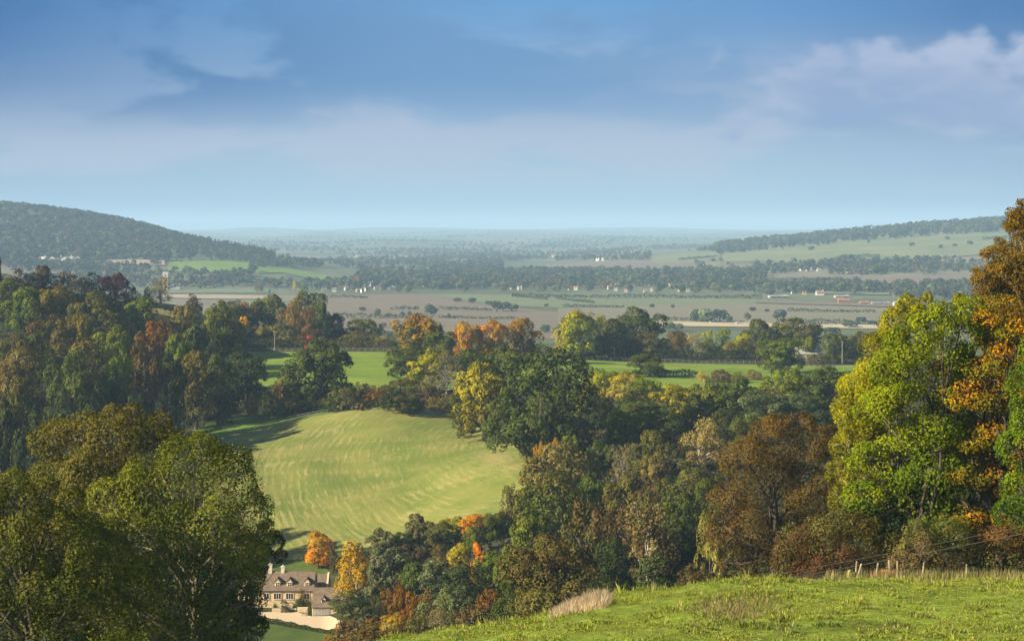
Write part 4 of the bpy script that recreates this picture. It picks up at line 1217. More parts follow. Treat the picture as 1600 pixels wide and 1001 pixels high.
# ------------------------------------------------------------------ trees standing out on the vale
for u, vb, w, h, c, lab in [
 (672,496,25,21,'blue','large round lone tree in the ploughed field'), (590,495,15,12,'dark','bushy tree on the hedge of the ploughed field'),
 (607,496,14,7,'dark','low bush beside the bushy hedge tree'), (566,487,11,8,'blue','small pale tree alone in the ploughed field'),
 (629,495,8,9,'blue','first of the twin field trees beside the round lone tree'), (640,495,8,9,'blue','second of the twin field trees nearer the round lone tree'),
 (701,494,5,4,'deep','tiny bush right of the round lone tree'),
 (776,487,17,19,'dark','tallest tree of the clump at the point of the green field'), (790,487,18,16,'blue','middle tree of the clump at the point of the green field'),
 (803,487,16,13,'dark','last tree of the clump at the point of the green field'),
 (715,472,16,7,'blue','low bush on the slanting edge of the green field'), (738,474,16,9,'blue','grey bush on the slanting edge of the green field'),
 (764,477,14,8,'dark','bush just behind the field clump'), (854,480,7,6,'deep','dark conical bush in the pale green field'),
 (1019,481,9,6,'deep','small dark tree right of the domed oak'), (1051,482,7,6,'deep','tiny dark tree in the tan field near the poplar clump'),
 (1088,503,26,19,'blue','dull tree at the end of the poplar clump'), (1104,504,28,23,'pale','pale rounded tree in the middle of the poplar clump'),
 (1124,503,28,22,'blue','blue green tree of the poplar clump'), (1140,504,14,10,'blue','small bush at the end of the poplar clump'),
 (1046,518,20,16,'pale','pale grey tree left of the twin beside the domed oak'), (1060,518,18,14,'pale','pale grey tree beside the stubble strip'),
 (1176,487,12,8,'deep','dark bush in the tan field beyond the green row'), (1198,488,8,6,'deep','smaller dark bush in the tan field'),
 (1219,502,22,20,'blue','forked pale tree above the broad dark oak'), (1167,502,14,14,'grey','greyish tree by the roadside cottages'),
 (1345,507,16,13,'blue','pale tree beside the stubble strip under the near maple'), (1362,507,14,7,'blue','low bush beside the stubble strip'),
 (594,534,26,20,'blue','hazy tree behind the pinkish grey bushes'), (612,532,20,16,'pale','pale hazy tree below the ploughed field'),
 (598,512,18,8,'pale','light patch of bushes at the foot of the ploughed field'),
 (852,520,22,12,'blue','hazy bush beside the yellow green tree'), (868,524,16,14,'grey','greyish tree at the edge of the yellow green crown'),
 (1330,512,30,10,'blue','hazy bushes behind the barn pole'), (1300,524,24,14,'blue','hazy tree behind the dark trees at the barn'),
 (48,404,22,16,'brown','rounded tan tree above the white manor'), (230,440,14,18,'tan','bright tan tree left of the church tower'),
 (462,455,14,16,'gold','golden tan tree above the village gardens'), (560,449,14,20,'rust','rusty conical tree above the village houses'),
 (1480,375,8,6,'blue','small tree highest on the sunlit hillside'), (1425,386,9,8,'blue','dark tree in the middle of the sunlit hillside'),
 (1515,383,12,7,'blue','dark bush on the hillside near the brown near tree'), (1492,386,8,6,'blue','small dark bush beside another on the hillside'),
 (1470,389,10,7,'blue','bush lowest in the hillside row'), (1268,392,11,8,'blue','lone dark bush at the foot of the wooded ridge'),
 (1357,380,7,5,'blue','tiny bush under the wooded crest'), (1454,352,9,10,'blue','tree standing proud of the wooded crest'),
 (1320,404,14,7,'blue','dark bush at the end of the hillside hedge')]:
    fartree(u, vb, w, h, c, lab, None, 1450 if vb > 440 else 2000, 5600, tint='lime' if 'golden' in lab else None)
# around the village at the foot of the vale
rg = random.Random(44)
VT = {'dark': 'dark hazy tree among the houses of the distant village row', 'green': 'green hazy tree among the houses of the distant village row',
      'grey': 'greyish hazy tree among the houses of the distant village row', 'brown': 'brown hazy tree among the houses of the distant village row', 'pale': 'pale hazy tree among the houses of the distant village row'}
for i in range(96):
    u = rg.uniform(400, 1390); v = rg.uniform(446, 458) + (0 if u < 900 else min((u - 900) * 0.012, 8))
    c = rg.choice(list(VT))
    fartree(u, v, rg.uniform(9, 17), rg.uniform(8, 14), c, VT[c], c + ' trees of the distant village', 1700, 5200)
# ------------------------------------------------------------------ cottage
def empty(name, loc, label, cat, group=None):
    e = bpy.data.objects.new(name, None); COL.objects.link(e); e.location = loc; e.empty_display_size = 0.5
    return tag(e, label, cat, group)

GZ = -85.35
def window(parent, cx, y, z0, z1, w, lights, dy=-1, surround=True):
    """stone mullioned window facing the viewer, built in the parent's coordinates"""
    f = MB(); t = 0.13
    f.box(cx - w/2 - t, cx + w/2 + t, y - 0.10, y + 0.02, z1, z1 + t)
    f.box(cx - w/2 - t, cx + w/2 + t, y - 0.14, y + 0.02, z0 - t, z0)
    f.box(cx - w/2 - t, cx - w/2, y - 0.10, y + 0.02, z0, z1)
    f.box(cx + w/2, cx + w/2 + t, y - 0.10, y + 0.02, z0, z1)
    for i in range(1, lights):
        xx = cx - w/2 + w * i / lights
        f.box(xx - 0.05, xx + 0.05, y - 0.08, y + 0.02, z0, z1)
    wn = f.build('window', 'pale_stone', parent)
    g = MB(); g.box(cx - w/2 + 0.002, cx + w/2 - 0.002, y - 0.02, y + 0.03, z0 + 0.002, z1 - 0.002)
    g.build('pane', 'window_glass', wn)
    return wn

def roof_slab(mb, x0, x1, y0, z0, y1, z1, t=0.18, mi=0):
    L = math.hypot(y1 - y0, z1 - z0); ny, nz = -(z1 - z0) / L, (y1 - y0) / L
    if nz < 0: ny, nz = -ny, -nz
    mb.prism([(y0, z0), (y1, z1), (y1 + ny * t, z1 + nz * t), (y0 + ny * t, z0 + nz * t)], x0, x1, mi)

hx, hy = X(431, 400), 400.0
H0 = (hx, hy, GZ)
cot = empty('stone_cottage', H0, 'long stone cottage with three dormers in its tiled roof beside the gravel drive', 'house')
x0, x1 = X(372, 400) - hx, X(490, 400) - hx
ez, rz, dp = 4.05, 7.35, 6.6
w_ = MB(); w_.prism([(0, -0.3), (dp, -0.3), (dp, ez), (dp/2, rz - 0.05), (0, ez)], x0, x1)
w_.build('wall', 'stone_wall', cot)
rf = MB()
roof_slab(rf, x0 - 0.15, x1 + 0.12, -0.3, ez - 0.28, dp/2, rz)
roof_slab(rf, x0 - 0.15, x1 + 0.12, dp + 0.3, ez - 0.28, dp/2 + 0.001, rz)
rf.box(x0 - 0.15, x1 + 0.12, dp/2 - 0.14, dp/2 + 0.14, rz + 0.12, rz + 0.27)
roof = rf.build('roof', 'stone_tiles', cot)
for u, top in ((422.6, 881), (442, 884)):
    xx = X(u, 403.3) - hx; tz = Zv(top, 403.3) - GZ
    c = MB(); c.box(xx - 0.38, xx + 0.38, dp/2 - 0.4, dp/2 + 0.4, rz - 0.6, tz - 0.2); c.box(xx - 0.45, xx + 0.45, dp/2 - 0.47, dp/2 + 0.47, tz - 0.2, tz)
    c.box(xx - 0.15, xx + 0.15, dp/2 - 0.15, dp/2 + 0.15, tz, tz + 0.3)
    c.build('chimney', 'pale_stone', roof)
for u in (434.4, 452.9, 480.2):
    xx = X(u, 401.4) - hx
    d = MB(); hw = 0.66; zb, zw, za = ez + 0.42, ez + 1.6, ez + 2.5
    d.prism_y([(xx - hw, zb), (xx + hw, zb), (xx + hw, zw), (xx, za - 0.12), (xx - hw, zw)], 0.55, 2.7, 0)
    for s in (-1, 1):
        d.add([(xx, 0.46, za), (xx, 2.8, za), (xx + s * (hw + 0.16), 2.8, zw - 0.16), (xx + s * (hw + 0.16), 0.46, zw - 0.16),
               (xx, 0.46, za + 0.12), (xx, 2.8, za + 0.12), (xx + s * (hw + 0.2), 2.8, zw - 0.04), (xx + s * (hw + 0.2), 0.46, zw - 0.04)],
              [(0,1,2,3),(4,7,6,5),(0,3,7,4),(1,5,6,2),(2,6,7,3)], 1)
    dm = d.build('dormer', ['stone_wall', 'stone_tiles'], roof)
    f = MB(); f.box(xx - 0.42, xx + 0.42, 0.47, 0.56, zb + 0.2, zb + 0.3)
    for a in (-0.42, -0.035, 0.35): f.box(xx + a, xx + a + 0.07, 0.47, 0.56, zb + 0.3, zb + 1.15)
    f.box(xx - 0.42, xx + 0.42, 0.47, 0.56, zb + 1.15, zb + 1.24); f.box(xx - 0.35, xx + 0.35, 0.49, 0.553, zb + 0.72, zb + 0.76)
    f.build('window_frame', 'white_paint', roof)
    f = MB(); f.box(xx - 0.35, xx + 0.35, 0.51, 0.552, zb + 0.3, zb + 1.15); f.build('window_pane', 'window_glass', roof)
window(cot, X(433.5, 400) - hx, 0, 2.05, 3.3, 1.55, 3)
window(cot, X(452.6, 400) - hx, 0, 2.05, 3.3, 1.55, 3)
window(cot, X(479.4, 400) - hx, 0, 2.05, 3.3, 1.05, 2)
window(cot, X(416.5, 400) - hx, 0, 2.05, 3.3, 1.05, 2)
window(cot, X(390, 400) - hx, 0, 2.05, 3.3, 1.55, 3)
d = MB(); xx = X(465.5, 400) - hx; d.box(xx - 0.5, xx + 0.5, -0.05, 0.02, -0.1, 2.05); d.build('door', 'weathered_boards', cot)
# lower wing behind, with its raised gable
wy = 405.4 - hy
wing = MB(); xa, xb = x1 + 0.01, X(512, 409) - hx
wing.prism([(wy, -0.3), (wy + 7, -0.3), (wy + 7, 3.2), (wy + 3.5, 5.8), (wy, 3.2)], xa, xb)
wing.build('wing', 'stone_wall', cot)
wr = MB(); roof_slab(wr, xa, xb, wy - 0.25, 3.0, wy + 3.5, 5.85); roof_slab(wr, xa, xb, wy + 7.25, 3.0, wy + 3.501, 5.85)
wr.build('wing_roof', 'stone_tiles', cot)
g = MB(); g.prism([(wy - 0.1, -0.3), (wy + 7.1, -0.3), (wy + 7.1, 3.4), (wy + 3.5, 6.3), (wy - 0.1, 3.4)], xb + 0.003, xb + 0.4)
g.build('gable_wall', 'stone_wall', cot)

# garage
gx, gy = X(501, 391.5), 391.5
gar = empty('garage', (gx, gy, GZ), 'stone garage with grey boarded doors and a small dormer beside the cottage', 'garage')
a, b = X(487.5, 391.5) - gx, X(541, 391.5) - gx
m_ = MB(); m_.prism([(0, -0.2), (8, -0.2), (8, 2.1), (4, 5.3), (0, 2.1)], a, b); m_.build('wall', 'stone_wall', gar)
r_ = MB(); roof_slab(r_, a - 0.15, b + 0.2, -0.28, 1.90, 4, 5.32); roof_slab(r_, a - 0.15, b + 0.2, 8.28, 1.90, 4.001, 5.32)
r_.box(a - 0.15, b + 0.2, 3.87, 4.13, 5.45, 5.56)
gr = r_.build('roof', 'stone_tiles', gar)
for k in (0, 1):
    p0 = a + 0.25 + k * 1.85
    dd = MB()
    for q in range(7): dd.box(p0 + q * 0.255, p0 + q * 0.255 + 0.245, -0.07, 0.02, 0.0, 1.78)
    dd.box(p0, p0 + 1.78, -0.1, -0.071, 0.3, 0.42); dd.box(p0, p0 + 1.78, -0.1, -0.071, 1.35, 1.47)
    dd.build('garage_door', 'weathered_boards', gar)
d = MB(); d.box(a + 0.1, a + 4.2, -0.12, 0.02, 1.80, 1.98); d.build('lintel', 'pale_stone', gar)
xx = X(505.3, 392.5) - gx
d = MB(); d.prism_y([(xx - 0.45, 2.7), (xx + 0.45, 2.7), (xx + 0.45, 3.55), (xx, 4.1), (xx - 0.45, 3.55)], 0.75, 2.6)
for s in (-1, 1):
    d.add([(xx, 0.6, 4.14), (xx, 2.7, 4.14), (xx + s * 0.6, 2.7, 3.45), (xx + s * 0.6, 0.6, 3.45), (xx, 0.6, 4.25), (xx, 2.7, 4.25), (xx + s * 0.62, 2.7, 3.55), (xx + s * 0.62, 0.6, 3.55)],
          [(0,1,2,3),(4,7,6,5),(0,3,7,4),(1,5,6,2),(2,6,7,3)], 1)
d.build('dormer', ['white_paint', 'stone_tiles'], gr)
d = MB(); d.box(xx - 0.3, xx - 0.04, 0.70, 0.752, 2.85, 3.5); d.box(xx + 0.04, xx + 0.3, 0.70, 0.752, 2.85, 3.5); d.build('window_pane', 'window_glass', gr)

def wall_thing(name, u0, u1, Y, vt, label, t=0.4):
    a, b = X(u0, Y), X(u1, Y); z = GZ - 0.2; h = Zv(vt, Y) - z
    w = MB(); w.box(0, b - a, 0, t, 0, h - 0.1); e = w.build(name, 'stone_wall', None, (a, Y, z), label=label, cat='wall')
    c = MB(); c.box(-0.04, b - a + 0.04, -0.05, t + 0.05, h - 0.1, h); c.build('coping', 'pale_stone', e)
wall_thing('terrace_wall', 425, 463, 395.8, 950.5, 'low stone terrace wall in front of the two long cottage windows')
wall_thing('terrace_wall', 464.5, 481, 395.2, 948.5, 'taller short piece of terrace wall near the garage')
wall_thing('garden_wall', 437, 457, 398.0, 944, 'upper stone step wall under the middle cottage window', 0.3)

def board_seat(u, Y):
    e = empty('garden_bench', (X(u, Y), Y, GZ + 0.05), 'small dark bench standing on the drive against the terrace wall', 'bench')
    s = MB(); s.box(-0.7, 0.7, -0.2, 0.2, 0.42, 0.47); s.build('seat', 'grey_wood', e)
    s = MB(); s.box(-0.7, 0.7, 0.2, 0.24, 0.55, 0.85); s.build('backrest', 'grey_wood', e)
    for sx in (-0.62, 0.62):
        for sy in (-0.16, 0.2):
            s = MB(); s.box(sx - 0.03, sx + 0.03, sy - 0.03, sy + 0.03, 0, 0.42 if sy < 0 else 0.85); s.build('leg', 'grey_wood', e)
board_seat(476, 391.5)

# ------------------------------------------------------------------ fences, posts, poles, wires
def rail_fence(pts, label, spacing=2.6, hgt=1.25, pw=0.16, wood='grey_wood', Ys=None):
    P = np.array([(X(u, Y), Y) for u, Y in pts]); seg = np.linalg.norm(np.diff(P, axis=0), axis=1); cum = np.concatenate([[0], np.cumsum(seg)])
    n = int(cum[-1] / spacing) + 1
    t = np.linspace(0, cum[-1], n); x = np.interp(t, cum, P[:, 0]); Y = np.interp(t, cum, P[:, 1]); z = H(x, Y)
    e = empty('fence', (float(x[0]), float(Y[0]), float(z[0])), label, 'fence')
    L = (x - x[0], Y - Y[0], z - z[0])
    me = None
    for i in range(n):
        if me is None:
            b = MB(); b.box(-pw/2, pw/2, -pw/2, pw/2, -0.2, hgt); me = b.mesh('post', [wood])
        o = bpy.data.objects.new('post', me); COL.objects.link(o); o.parent = e
        o.location = (float(L[0][i]), float(L[1][i]), float(L[2][i])); o.rotation_euler = (rnd.uniform(-.05, .05), rnd.uniform(-.06, .06), rnd.uniform(-.2, .2)); o.scale = (1, 1, rnd.uniform(0.9, 1.1))
    for hz in (0.45, 0.95):
        b = MB()
        b.tube([(L[0][i], L[1][i] - pw/2, L[2][i] + hgt * hz) for i in range(n)], [0.05] * n, 4)
        b.build('rail', wood, e)
    return e
rail_fence([(342, 781), (470, 781.5), (618, 782)], 'weathered rail fence along the far edge of the meadow near the red shrub')
rail_fence([(898, 782), (1040, 782), (1190, 781)], 'grey post and rail fence along the far edge of the meadow below the tan trees')
rail_fence([(1238, 745), (1300, 742), (1380, 735)], 'pale fence in front of the barn at the end of the meadow', 2.2, 1.1)
rail_fence([(1003, 668), (1050, 664), (1092, 661)], 'dark thin fence under the lone bushy meadow tree', 3, 1.0, 0.1)
yb = [(u, Yof(u, v, 440, 560)) for u, v in ((335, 689), (370, 679), (420, 664), (470, 652), (512, 645))]
rail_fence(yb, 'dark old fence dividing the grass strip from the mown field', 3.2, 1.1, 0.12)
yb = [(u, Yof(u, v, 415, 450)) for u, v in ((458, 875), (478, 873), (495, 872))]
rail_fence(yb, 'short rustic fence at the foot of the bright orange maple', 1.5, 1.1, 0.12, 'post_wood')

def post(ub, vb, ut, vt, Y, r, label, mat='post_wood', name='fence_post', group='posts of the broken pasture fence', hewn=True):
    x = X(ub, Y); z = float(H(x, Y))
    top = (X(ut, Y) - x, 0.05, Zv(vt, Y) - z)
    b = MB(); tp = Vector(top)
    b.tube([(-tp.x * 0.1, 0, -0.25), tuple(tp * 0.5 + Vector((0.01, 0, 0))), tuple(tp * 0.97), tuple(tp)], [r * 1.1, r, r * 0.92, r * 0.6], 7)
    return b.build(name, mat, None, (x, Y, z), label=label, cat='post', group=group)
PY = 112.5
post(1336, 903, 1339, 876, PY + .6, 0.055, 'tall pale post at the mossy stump, crossed by the leaning one')
post(1338, 902, 1346.5, 880, PY + .3, 0.07, 'split post leaning steeply out of the same foot as the tall one')
post(1367, 901, 1372.5, 879, PY + .6, 0.065, 'thick post tilted beside the dead bracken')
post(1402, 909, 1402.5, 876, PY - 1.0, 0.065, 'straight upright post in front of the cut log')
post(1441, 909, 1444, 878, PY - 1.0, 0.055, 'slightly tilted slim post between the log and the last post')
post(1510, 909, 1510.5, 881, PY - 0.9, 0.055, 'reddish post standing alone under the orange beech')
post(1390.5, 888, 1389.5, 874, 117, 0.07, 'broken post stub hanging high in front of the dark brambles')
post(1432, 909, 1435, 901, PY - 1, 0.03, 'short thin stake beside the slim tilted post', name='stake')
# mossy stump, log
x = X(1327, 113); b = MB(); b.tube([(0, 0, -0.2), (0.02, 0, 0.25), (0.03, 0.02, 0.55), (0.05, 0, 0.66)], [0.17, 0.14, 0.12, 0.07], 9)
simple('mossy_wood', (0.22, 0.20, 0.06), 8, 0.4, 0.95, 0.4)
b.build('tree_stump', 'mossy_wood', None, (x, 113, float(H(x, 113))), label='mossy yellowish stump left of the crossed posts', cat='stump')
x = X(1404, 113.5); b = MB(); b.tube([(-0.1, 0, 0.18), (0.3, 0.02, 0.2), (0.62, 0.03, 0.18)], [0.12, 0.12, 0.115], 10)
lg = b.build('log', 'log_wood', None, (x, 113.5, float(H(x, 113.5)) + 0.02), label='orange brown cut log lying behind the upright post', cat='log')

def pole(u, Y, vt, label, r=0.13, arm=True):
    x = X(u, Y); z = float(H(x, Y)); h = Zv(vt, Y) - z
    e = empty('utility_pole', (x, Y, z), label, 'pole')
    b = MB(); b.tube([(0, 0, -0.5), (0, 0, h * 0.5), (0, 0, h)], [r, r * 0.9, r * 0.75], 8); b.build('shaft', 'pole_wood', e)
    if arm:
        b = MB(); b.box(-0.6, 0.6, -0.06, 0.06, h - 0.35, h - 0.23); b.build('crossarm', 'pole_wood', e)
        for sx in (-0.5, 0.5):
            b = MB(); b.tube([(sx, 0, h - 0.23), (sx, 0, h - 0.05)], [0.05, 0.03], 6); b.build('insulator', 'white_paint', e)
    return (x, Y, z + h)
pole(429.3, 784, 522, 'tall pole standing at the meadow fence by the yellowish tan tree', 0.17)
pole(960, 784, 543, 'slender pole at the meadow fence in front of the olive bush tree', 0.13)
e1 = pole(1316, 768, 533, 'pole beside the barn carrying thin wires', 0.16)
pole(476, 440, 858, 'thin pole beside the bright orange maple above the cottage', 0.08, False)

def wire(pts, r, label, sag=0.0, mat='wire_metal', n=24):
    P = [Vector(p) for p in pts]
    out = []
    for i in range(len(P) - 1):
        for k in range(n):
            t = k / n
            q = P[i].lerp(P[i + 1], t); q.z -= sag * 4 * t * (1 - t); out.append(q)
    out.append(P[-1]); o0 = out[0]
    b = MB(); b.tube([q - o0 for q in out], [r] * len(out), 5)
    return b.build('power_line', mat, None, tuple(o0), label=label, cat='wire')
def P3(u, v, Y): return (X(u, Y), Y, Zv(v, Y))
wire([P3(1700, 801, 100), P3(780, 969, 170)], 0.014, 'upper power wire slanting across the brambles above the pasture', 0.35)
wire([P3(1700, 813, 99), P3(780, 975, 168)], 0.018, 'lower thicker power wire slanting just above the broken fence posts', 0.35)
wire([(e1[0] - 0.5, e1[1], e1[2] - 0.1), P3(1238, 541, 760)], 0.05, 'thin upper wire from the barn pole into the leafy green tree', 0.2)
wire([(e1[0] + 0.5, e1[1], e1[2] - 0.1), P3(1236, 544, 775)], 0.05, 'thin lower wire from the barn pole behind the leafy green tree', 0.2)

# barn beyond the meadow
bx, bY = X(1262, 788), 788.0
bz = float(H(bx, bY))
barn = empty('barn', (bx, bY, bz), 'low barn with a pale roof and a sunlit gable end beside its pole', 'barn')
L2 = 5.2; hb = Zv(552, bY) - bz; hr = Zv(541.5, bY) - bz
b = MB(); b.prism([(0, -0.3), (6, -0.3), (6, hb), (3, hr - 0.1), (0, hb)], -L2, L2); b.build('wall', 'grey_wood', barn)
b = MB(); roof_slab(b, -L2 - 0.3, L2 + 0.3, -0.3, hb - 0.3, 3, hr, 0.12); roof_slab(b, -L2 - 0.3, L2 + 0.3, 6.3, hb - 0.3, 3.001, hr, 0.12); b.build('roof', 'shed_roof', barn)
b = MB(); b.box(-1.5, 1.5, -0.06, 0.02, 0, 2.6); b.build('door', 'weathered_boards', barn)
barn.rotation_euler = (0, 0, -0.12)

# earth bank beyond the red shrub
def mound(u, Y, w, h, label):
    x = X(u, Y); z = float(H(x, Y)); rng = np.random.default_rng(4)
    n, k = 26, 9
    V = []; Q = []
    for i in range(k):
        rr = i / (k - 1)
        for j in range(n):
            a = 6.2832 * j / n; q = 1 + 0.10 * math.sin(3 * a + 1) + 0.06 * math.sin(7 * a)
            V.append((w * rr * math.cos(a) * q, w * 0.5 * rr * math.sin(a) * q, h * (1 - rr ** 2.2) * (1 + 0.08 * math.sin(5 * a) * rr) - 0.3 * rr))
    for i in range(k - 1):
        for j in range(n): Q.append((i*n + j, i*n + (j+1) % n, (i+1)*n + (j+1) % n, (i+1)*n + j))
    link('earth_bank', np_mesh('earth_bank', np.array(V), np.array(Q), ['dry_bank'], smooth=True), None, (x, Y, z), label, 'bank', kind='structure')
mound(522, 845, 11, 6.6, 'bleached earth bank between the near black tree and the bright red shrub')

# brush heap on the top of the mown field
def heap():
    rng = np.random.default_rng(6); Y0 = Yof(645, 640, 440, 552); x0 = X(645, Y0); z0 = float(H(x0, Y0))
    paths, rads = [], []
    for i in range(170):
        p = np.array([rng.normal() * 2.4, rng.normal() * 0.9, abs(rng.normal()) * 0.4]); d = unit(rng.normal(size=3) * np.array([1, 0.6, 0.5])) * rng.uniform(0.6, 1.8)
        d[2] = abs(d[2]); paths.append(np.array([p - d * 0.5, p, p + d * 0.5 + rng.normal(size=3) * 0.1])); rads.append(np.array([0.05, 0.06, 0.03]))
    V, Q = tubes_np(paths, rads, 4)
    V[:, 2] = np.maximum(V[:, 2], -0.2)
    link('brush_heap', np_mesh('brush_heap', V, Q, ['pale_bark']), None, (x0, Y0, z0), 'heap of pale cut branches on the top of the mown field', 'brush heap')
heap()

# ------------------------------------------------------------------ houses of the vale
def house_mesh(var):
    b = MB(); L, D, e, r = (1.0, 0.55, 0.42, 0.72)
    b.prism([(-D/2, -0.1), (D/2, -0.1), (D/2, e), (0, r), (-D/2, e)], -L/2, L/2, 0)
    roof_slab(b, -L/2 - 0.03, L/2 + 0.03, -D/2 - 0.04, e - 0.04, 0, r + 0.01, 0.04, 1); roof_slab(b, -L/2 - 0.03, L/2 + 0.03, D/2 + 0.04, e - 0.04, 0.0005, r + 0.01, 0.04, 1)
    b.box(L/2 - 0.16, L/2 - 0.04, -0.06, 0.06, r - 0.1, r + 0.16, 0)
    for i in range(3): b.box(-L/2 + 0.14 + i * 0.3, -L/2 + 0.26 + i * 0.3, -D/2 - 0.006, -D/2 + 0.02, 0.12, 0.3, 2)
    if var == 1:      # a gabled cross wing towards the viewer
        b.prism_y([(-0.42, -0.1), (-0.02, -0.1), (-0.02, e - 0.02), (-0.22, r - 0.06), (-0.42, e - 0.02)], -D/2 - 0.28, 0, 0)
    return b
HM = {}
def vale_house(u, vb, w, h, wall, roofm, label, group, rot=None, var=None, name='house', Y=None, y0=1700, y1=5500):
    Y = Y or Yof(u, vb, y0, y1); x = X(u, Y)
    var = rnd.randrange(2) if var is None else var
    key = (var, wall, roofm)
    if key not in HM: HM[key] = house_mesh(var).mesh('house', [wall, roofm, 'window_glass'])
    o = bpy.data.objects.new(name, HM[key]); COL.objects.link(o); o.location = (x, Y, float(H(x, Y)) + 0.6)
    k = Y / F; o.scale = (w * k, max(w * k * 0.9, h * k), h * k / 0.78); o.rotation_euler = (0, 0, rnd.uniform(-0.5, 0.9) if rot is None else rot)
    return tag(o, label, 'house' if name == 'house' else 'farm building', group)
WL = {'white_wall': 'white', 'cream_wall': 'cream', 'red_brick': 'red brick', 'stone_wall': 'tan stone'}
def hs(us, place, group, w=(5, 9), h=(4, 6.5), walls=('cream_wall', 'white_wall', 'stone_wall', 'cream_wall'), y0=1700):
    for u, v in us:
        wl = rnd.choice(walls)
        vale_house(u, v, rnd.uniform(*w), rnd.uniform(*h), wl, rnd.choice(('roof_grey', 'roof_red', 'roof_grey')), WL[wl] + ' house ' + place, WL[wl] + ' houses ' + group, y0=y0)
hs([(506,455),(522,456),(529,447),(549,450),(559,456),(566,457),(579,447),(587,453),(597,453),(611,452),(573,455),(541,454),(620,450)], 'in the village at the corner of the ploughed field', 'of the near vale village')
hs([(632,450),(640,449),(664,448),(685,449),(702,448),(712,449),(745,449),(800,452),(812,453),(890,453),(900,453),(953,452),(962,454)], 'in the village row behind the long straight hedge', 'of the long village row')
hs([(978,456),(1008,457),(1018,455),(1047,448),(1062,456),(1075,456),(1120,454),(1126,452),(1192,455),(1203,454),(1238,459),(1257,460)], 'in the vale village beyond the domed oak', 'beyond the domed oak', (4, 7), (3, 5))
hs([(1204,425),(1226,423),(1270,422),(1278,424),(1284,421),(1302,421),(1324,427),(1337,427),(1347,421),(1357,422),(1262,424),(1252,423)], 'in the pale village under the grass hillside', 'under the grass hillside', (4, 6), (3, 4.5), ('white_wall', 'cream_wall', 'white_wall'), 2000)
hs([(935,408),(944,408)], 'alone above the grey brown terrace field', 'above the terrace field', (7, 8), (5, 6), ('white_wall',), 2000)
hs([(1427,415),(1434,414)], 'alone in trees on the lower hillside', 'on the lower hillside', (5, 7), (4, 5), ('cream_wall',), 2000)
hs([(272,447),(288,446),(321,442),(312,445),(335,446),(279,441),(238,447)], 'among trees by the church tower', 'by the church tower', (6, 9), (4, 6), ('cream_wall', 'red_brick', 'white_wall'), 2000)
hs([(1168,506),(1177,507),(1184,506),(1152,507)], 'by the stubble strip beyond the meadow trees', 'by the stubble strip', (5, 8), (4, 5.5), ('cream_wall', 'red_brick'), 1450)
hs([(422,383),(425,381),(560,384),(577,382),(583,381),(625,383),(632,382),(697,380),(865,373),(985,378),(992,377),(1152,376)], 'glinting in the hazy far vale', 'glinting in the far vale', (6, 9), (3, 4), ('white_wall', 'cream_wall'), 4000)
for u, vb, w, h, wl, rm, lab in [
 (1216,465,30,3.6,'cream_wall','shed_roof','long pale roofed shed left of the red farm'), (1313,475,7,10,'red_brick','roof_red','tall red brick farmhouse gable on the vale edge'),
 (1321,473,11,6,'red_brick','roof_red','dark red farm building beside the tall brick gable'), (1315,465,22,3.6,'cream_wall','shed_roof','long pale roof behind the red farm'),
 (1281,461,12,7,'white_wall','roof_red','white farmhouse with a red roof near the long sheds'), (1350,476,14,5,'red_brick','roof_red','salmon pink barn at the edge of the dun field'),
 (1376,476,30,4,'cream_wall','roof_grey','long grey roofed barn right of the salmon pink one'), (1407,479,22,8,'white_wall','shed_roof','pale glasshouse shed behind the olive maple twigs'),
 (703,450,40,4.5,'cream_wall','roof_red','long low farm range in the village row')]:
    vale_house(u, vb, w, h, wl, rm, lab, None, rot=0.05, var=0, name='farm_building')
# church tower
Yc = 2680.0; cxx = X(259, Yc); czz = float(H(cxx, Yc))
ch = empty('church', (cxx, Yc, czz), 'square pale church tower rising from the trees below the wooded hill', 'church')
k = Yc / F; tz = Zv(426, Yc) - czz
b = MB(); b.box(-4.2, 4.2, -4.2, 4.2, -1, tz); 
for sx in (-3.4, -1.1, 1.1, 3.4):
    for sy in (-3.7, 3.7): b.box(sx - 0.55, sx + 0.55, sy - 0.45, sy + 0.45, tz, tz + 1.4)
b.build('tower', 'cream_wall', ch)
b = MB(); b.box(-0.8, 0.8, -4.25, -4.1, tz - 5, tz - 2); b.build('belfry_window', 'window_glass', ch)
b = MB(); b.prism([(-4, -1), (4, -1), (4, 2), (0, 5), (-4, 2)], 4.22, 22); b.build('nave', 'roof_grey', ch)
# white manor under the wooded hill
Ym = Yf(90, 409.5); mx = X(90, Ym); mz = Zv(419, Ym)
mz = float(H(mx, Ym))
man = empty('manor_house', (mx, Ym, mz), 'sprawling white manor with several gables below the wooded hill', 'house')
q = Ym / F
def blk(name, u0, u1, v0, v1, gable, Yo=0, mat='white_wall'):
    Yb = Ym + Yo; a, b_ = X(u0, Yb) - mx, X(u1, Yb) - mx; zt, zb = Zv(v0, Yb) - mz, min(Zv(v1, Yb) - mz, 0) - 2
    m_ = MB()
    if gable: m_.prism_y([(a, zb), (b_, zb), (b_, zt - 4), ((a + b_) / 2, zt), (a, zt - 4)], Yo, Yo + 12, 0)
    else: m_.prism([(Yo, zb), (Yo + 12, zb), (Yo + 12, zt - 3), (Yo + 6, zt), (Yo, zt - 3)], a, b_, 0)
    m_.build(name, mat, man)
    w = MB()
    nw = max(2, int((b_ - a) / 4))
    for i in range(nw):
        c = a + (b_ - a) * (i + 0.5) / nw
        for zz in (zt - 8.5, zt - 13): w.box(c - 0.6, c + 0.6, Yo - 0.05, Yo + 0.1, zz, zz + 2)
    w.build('window', 'window_glass', man)
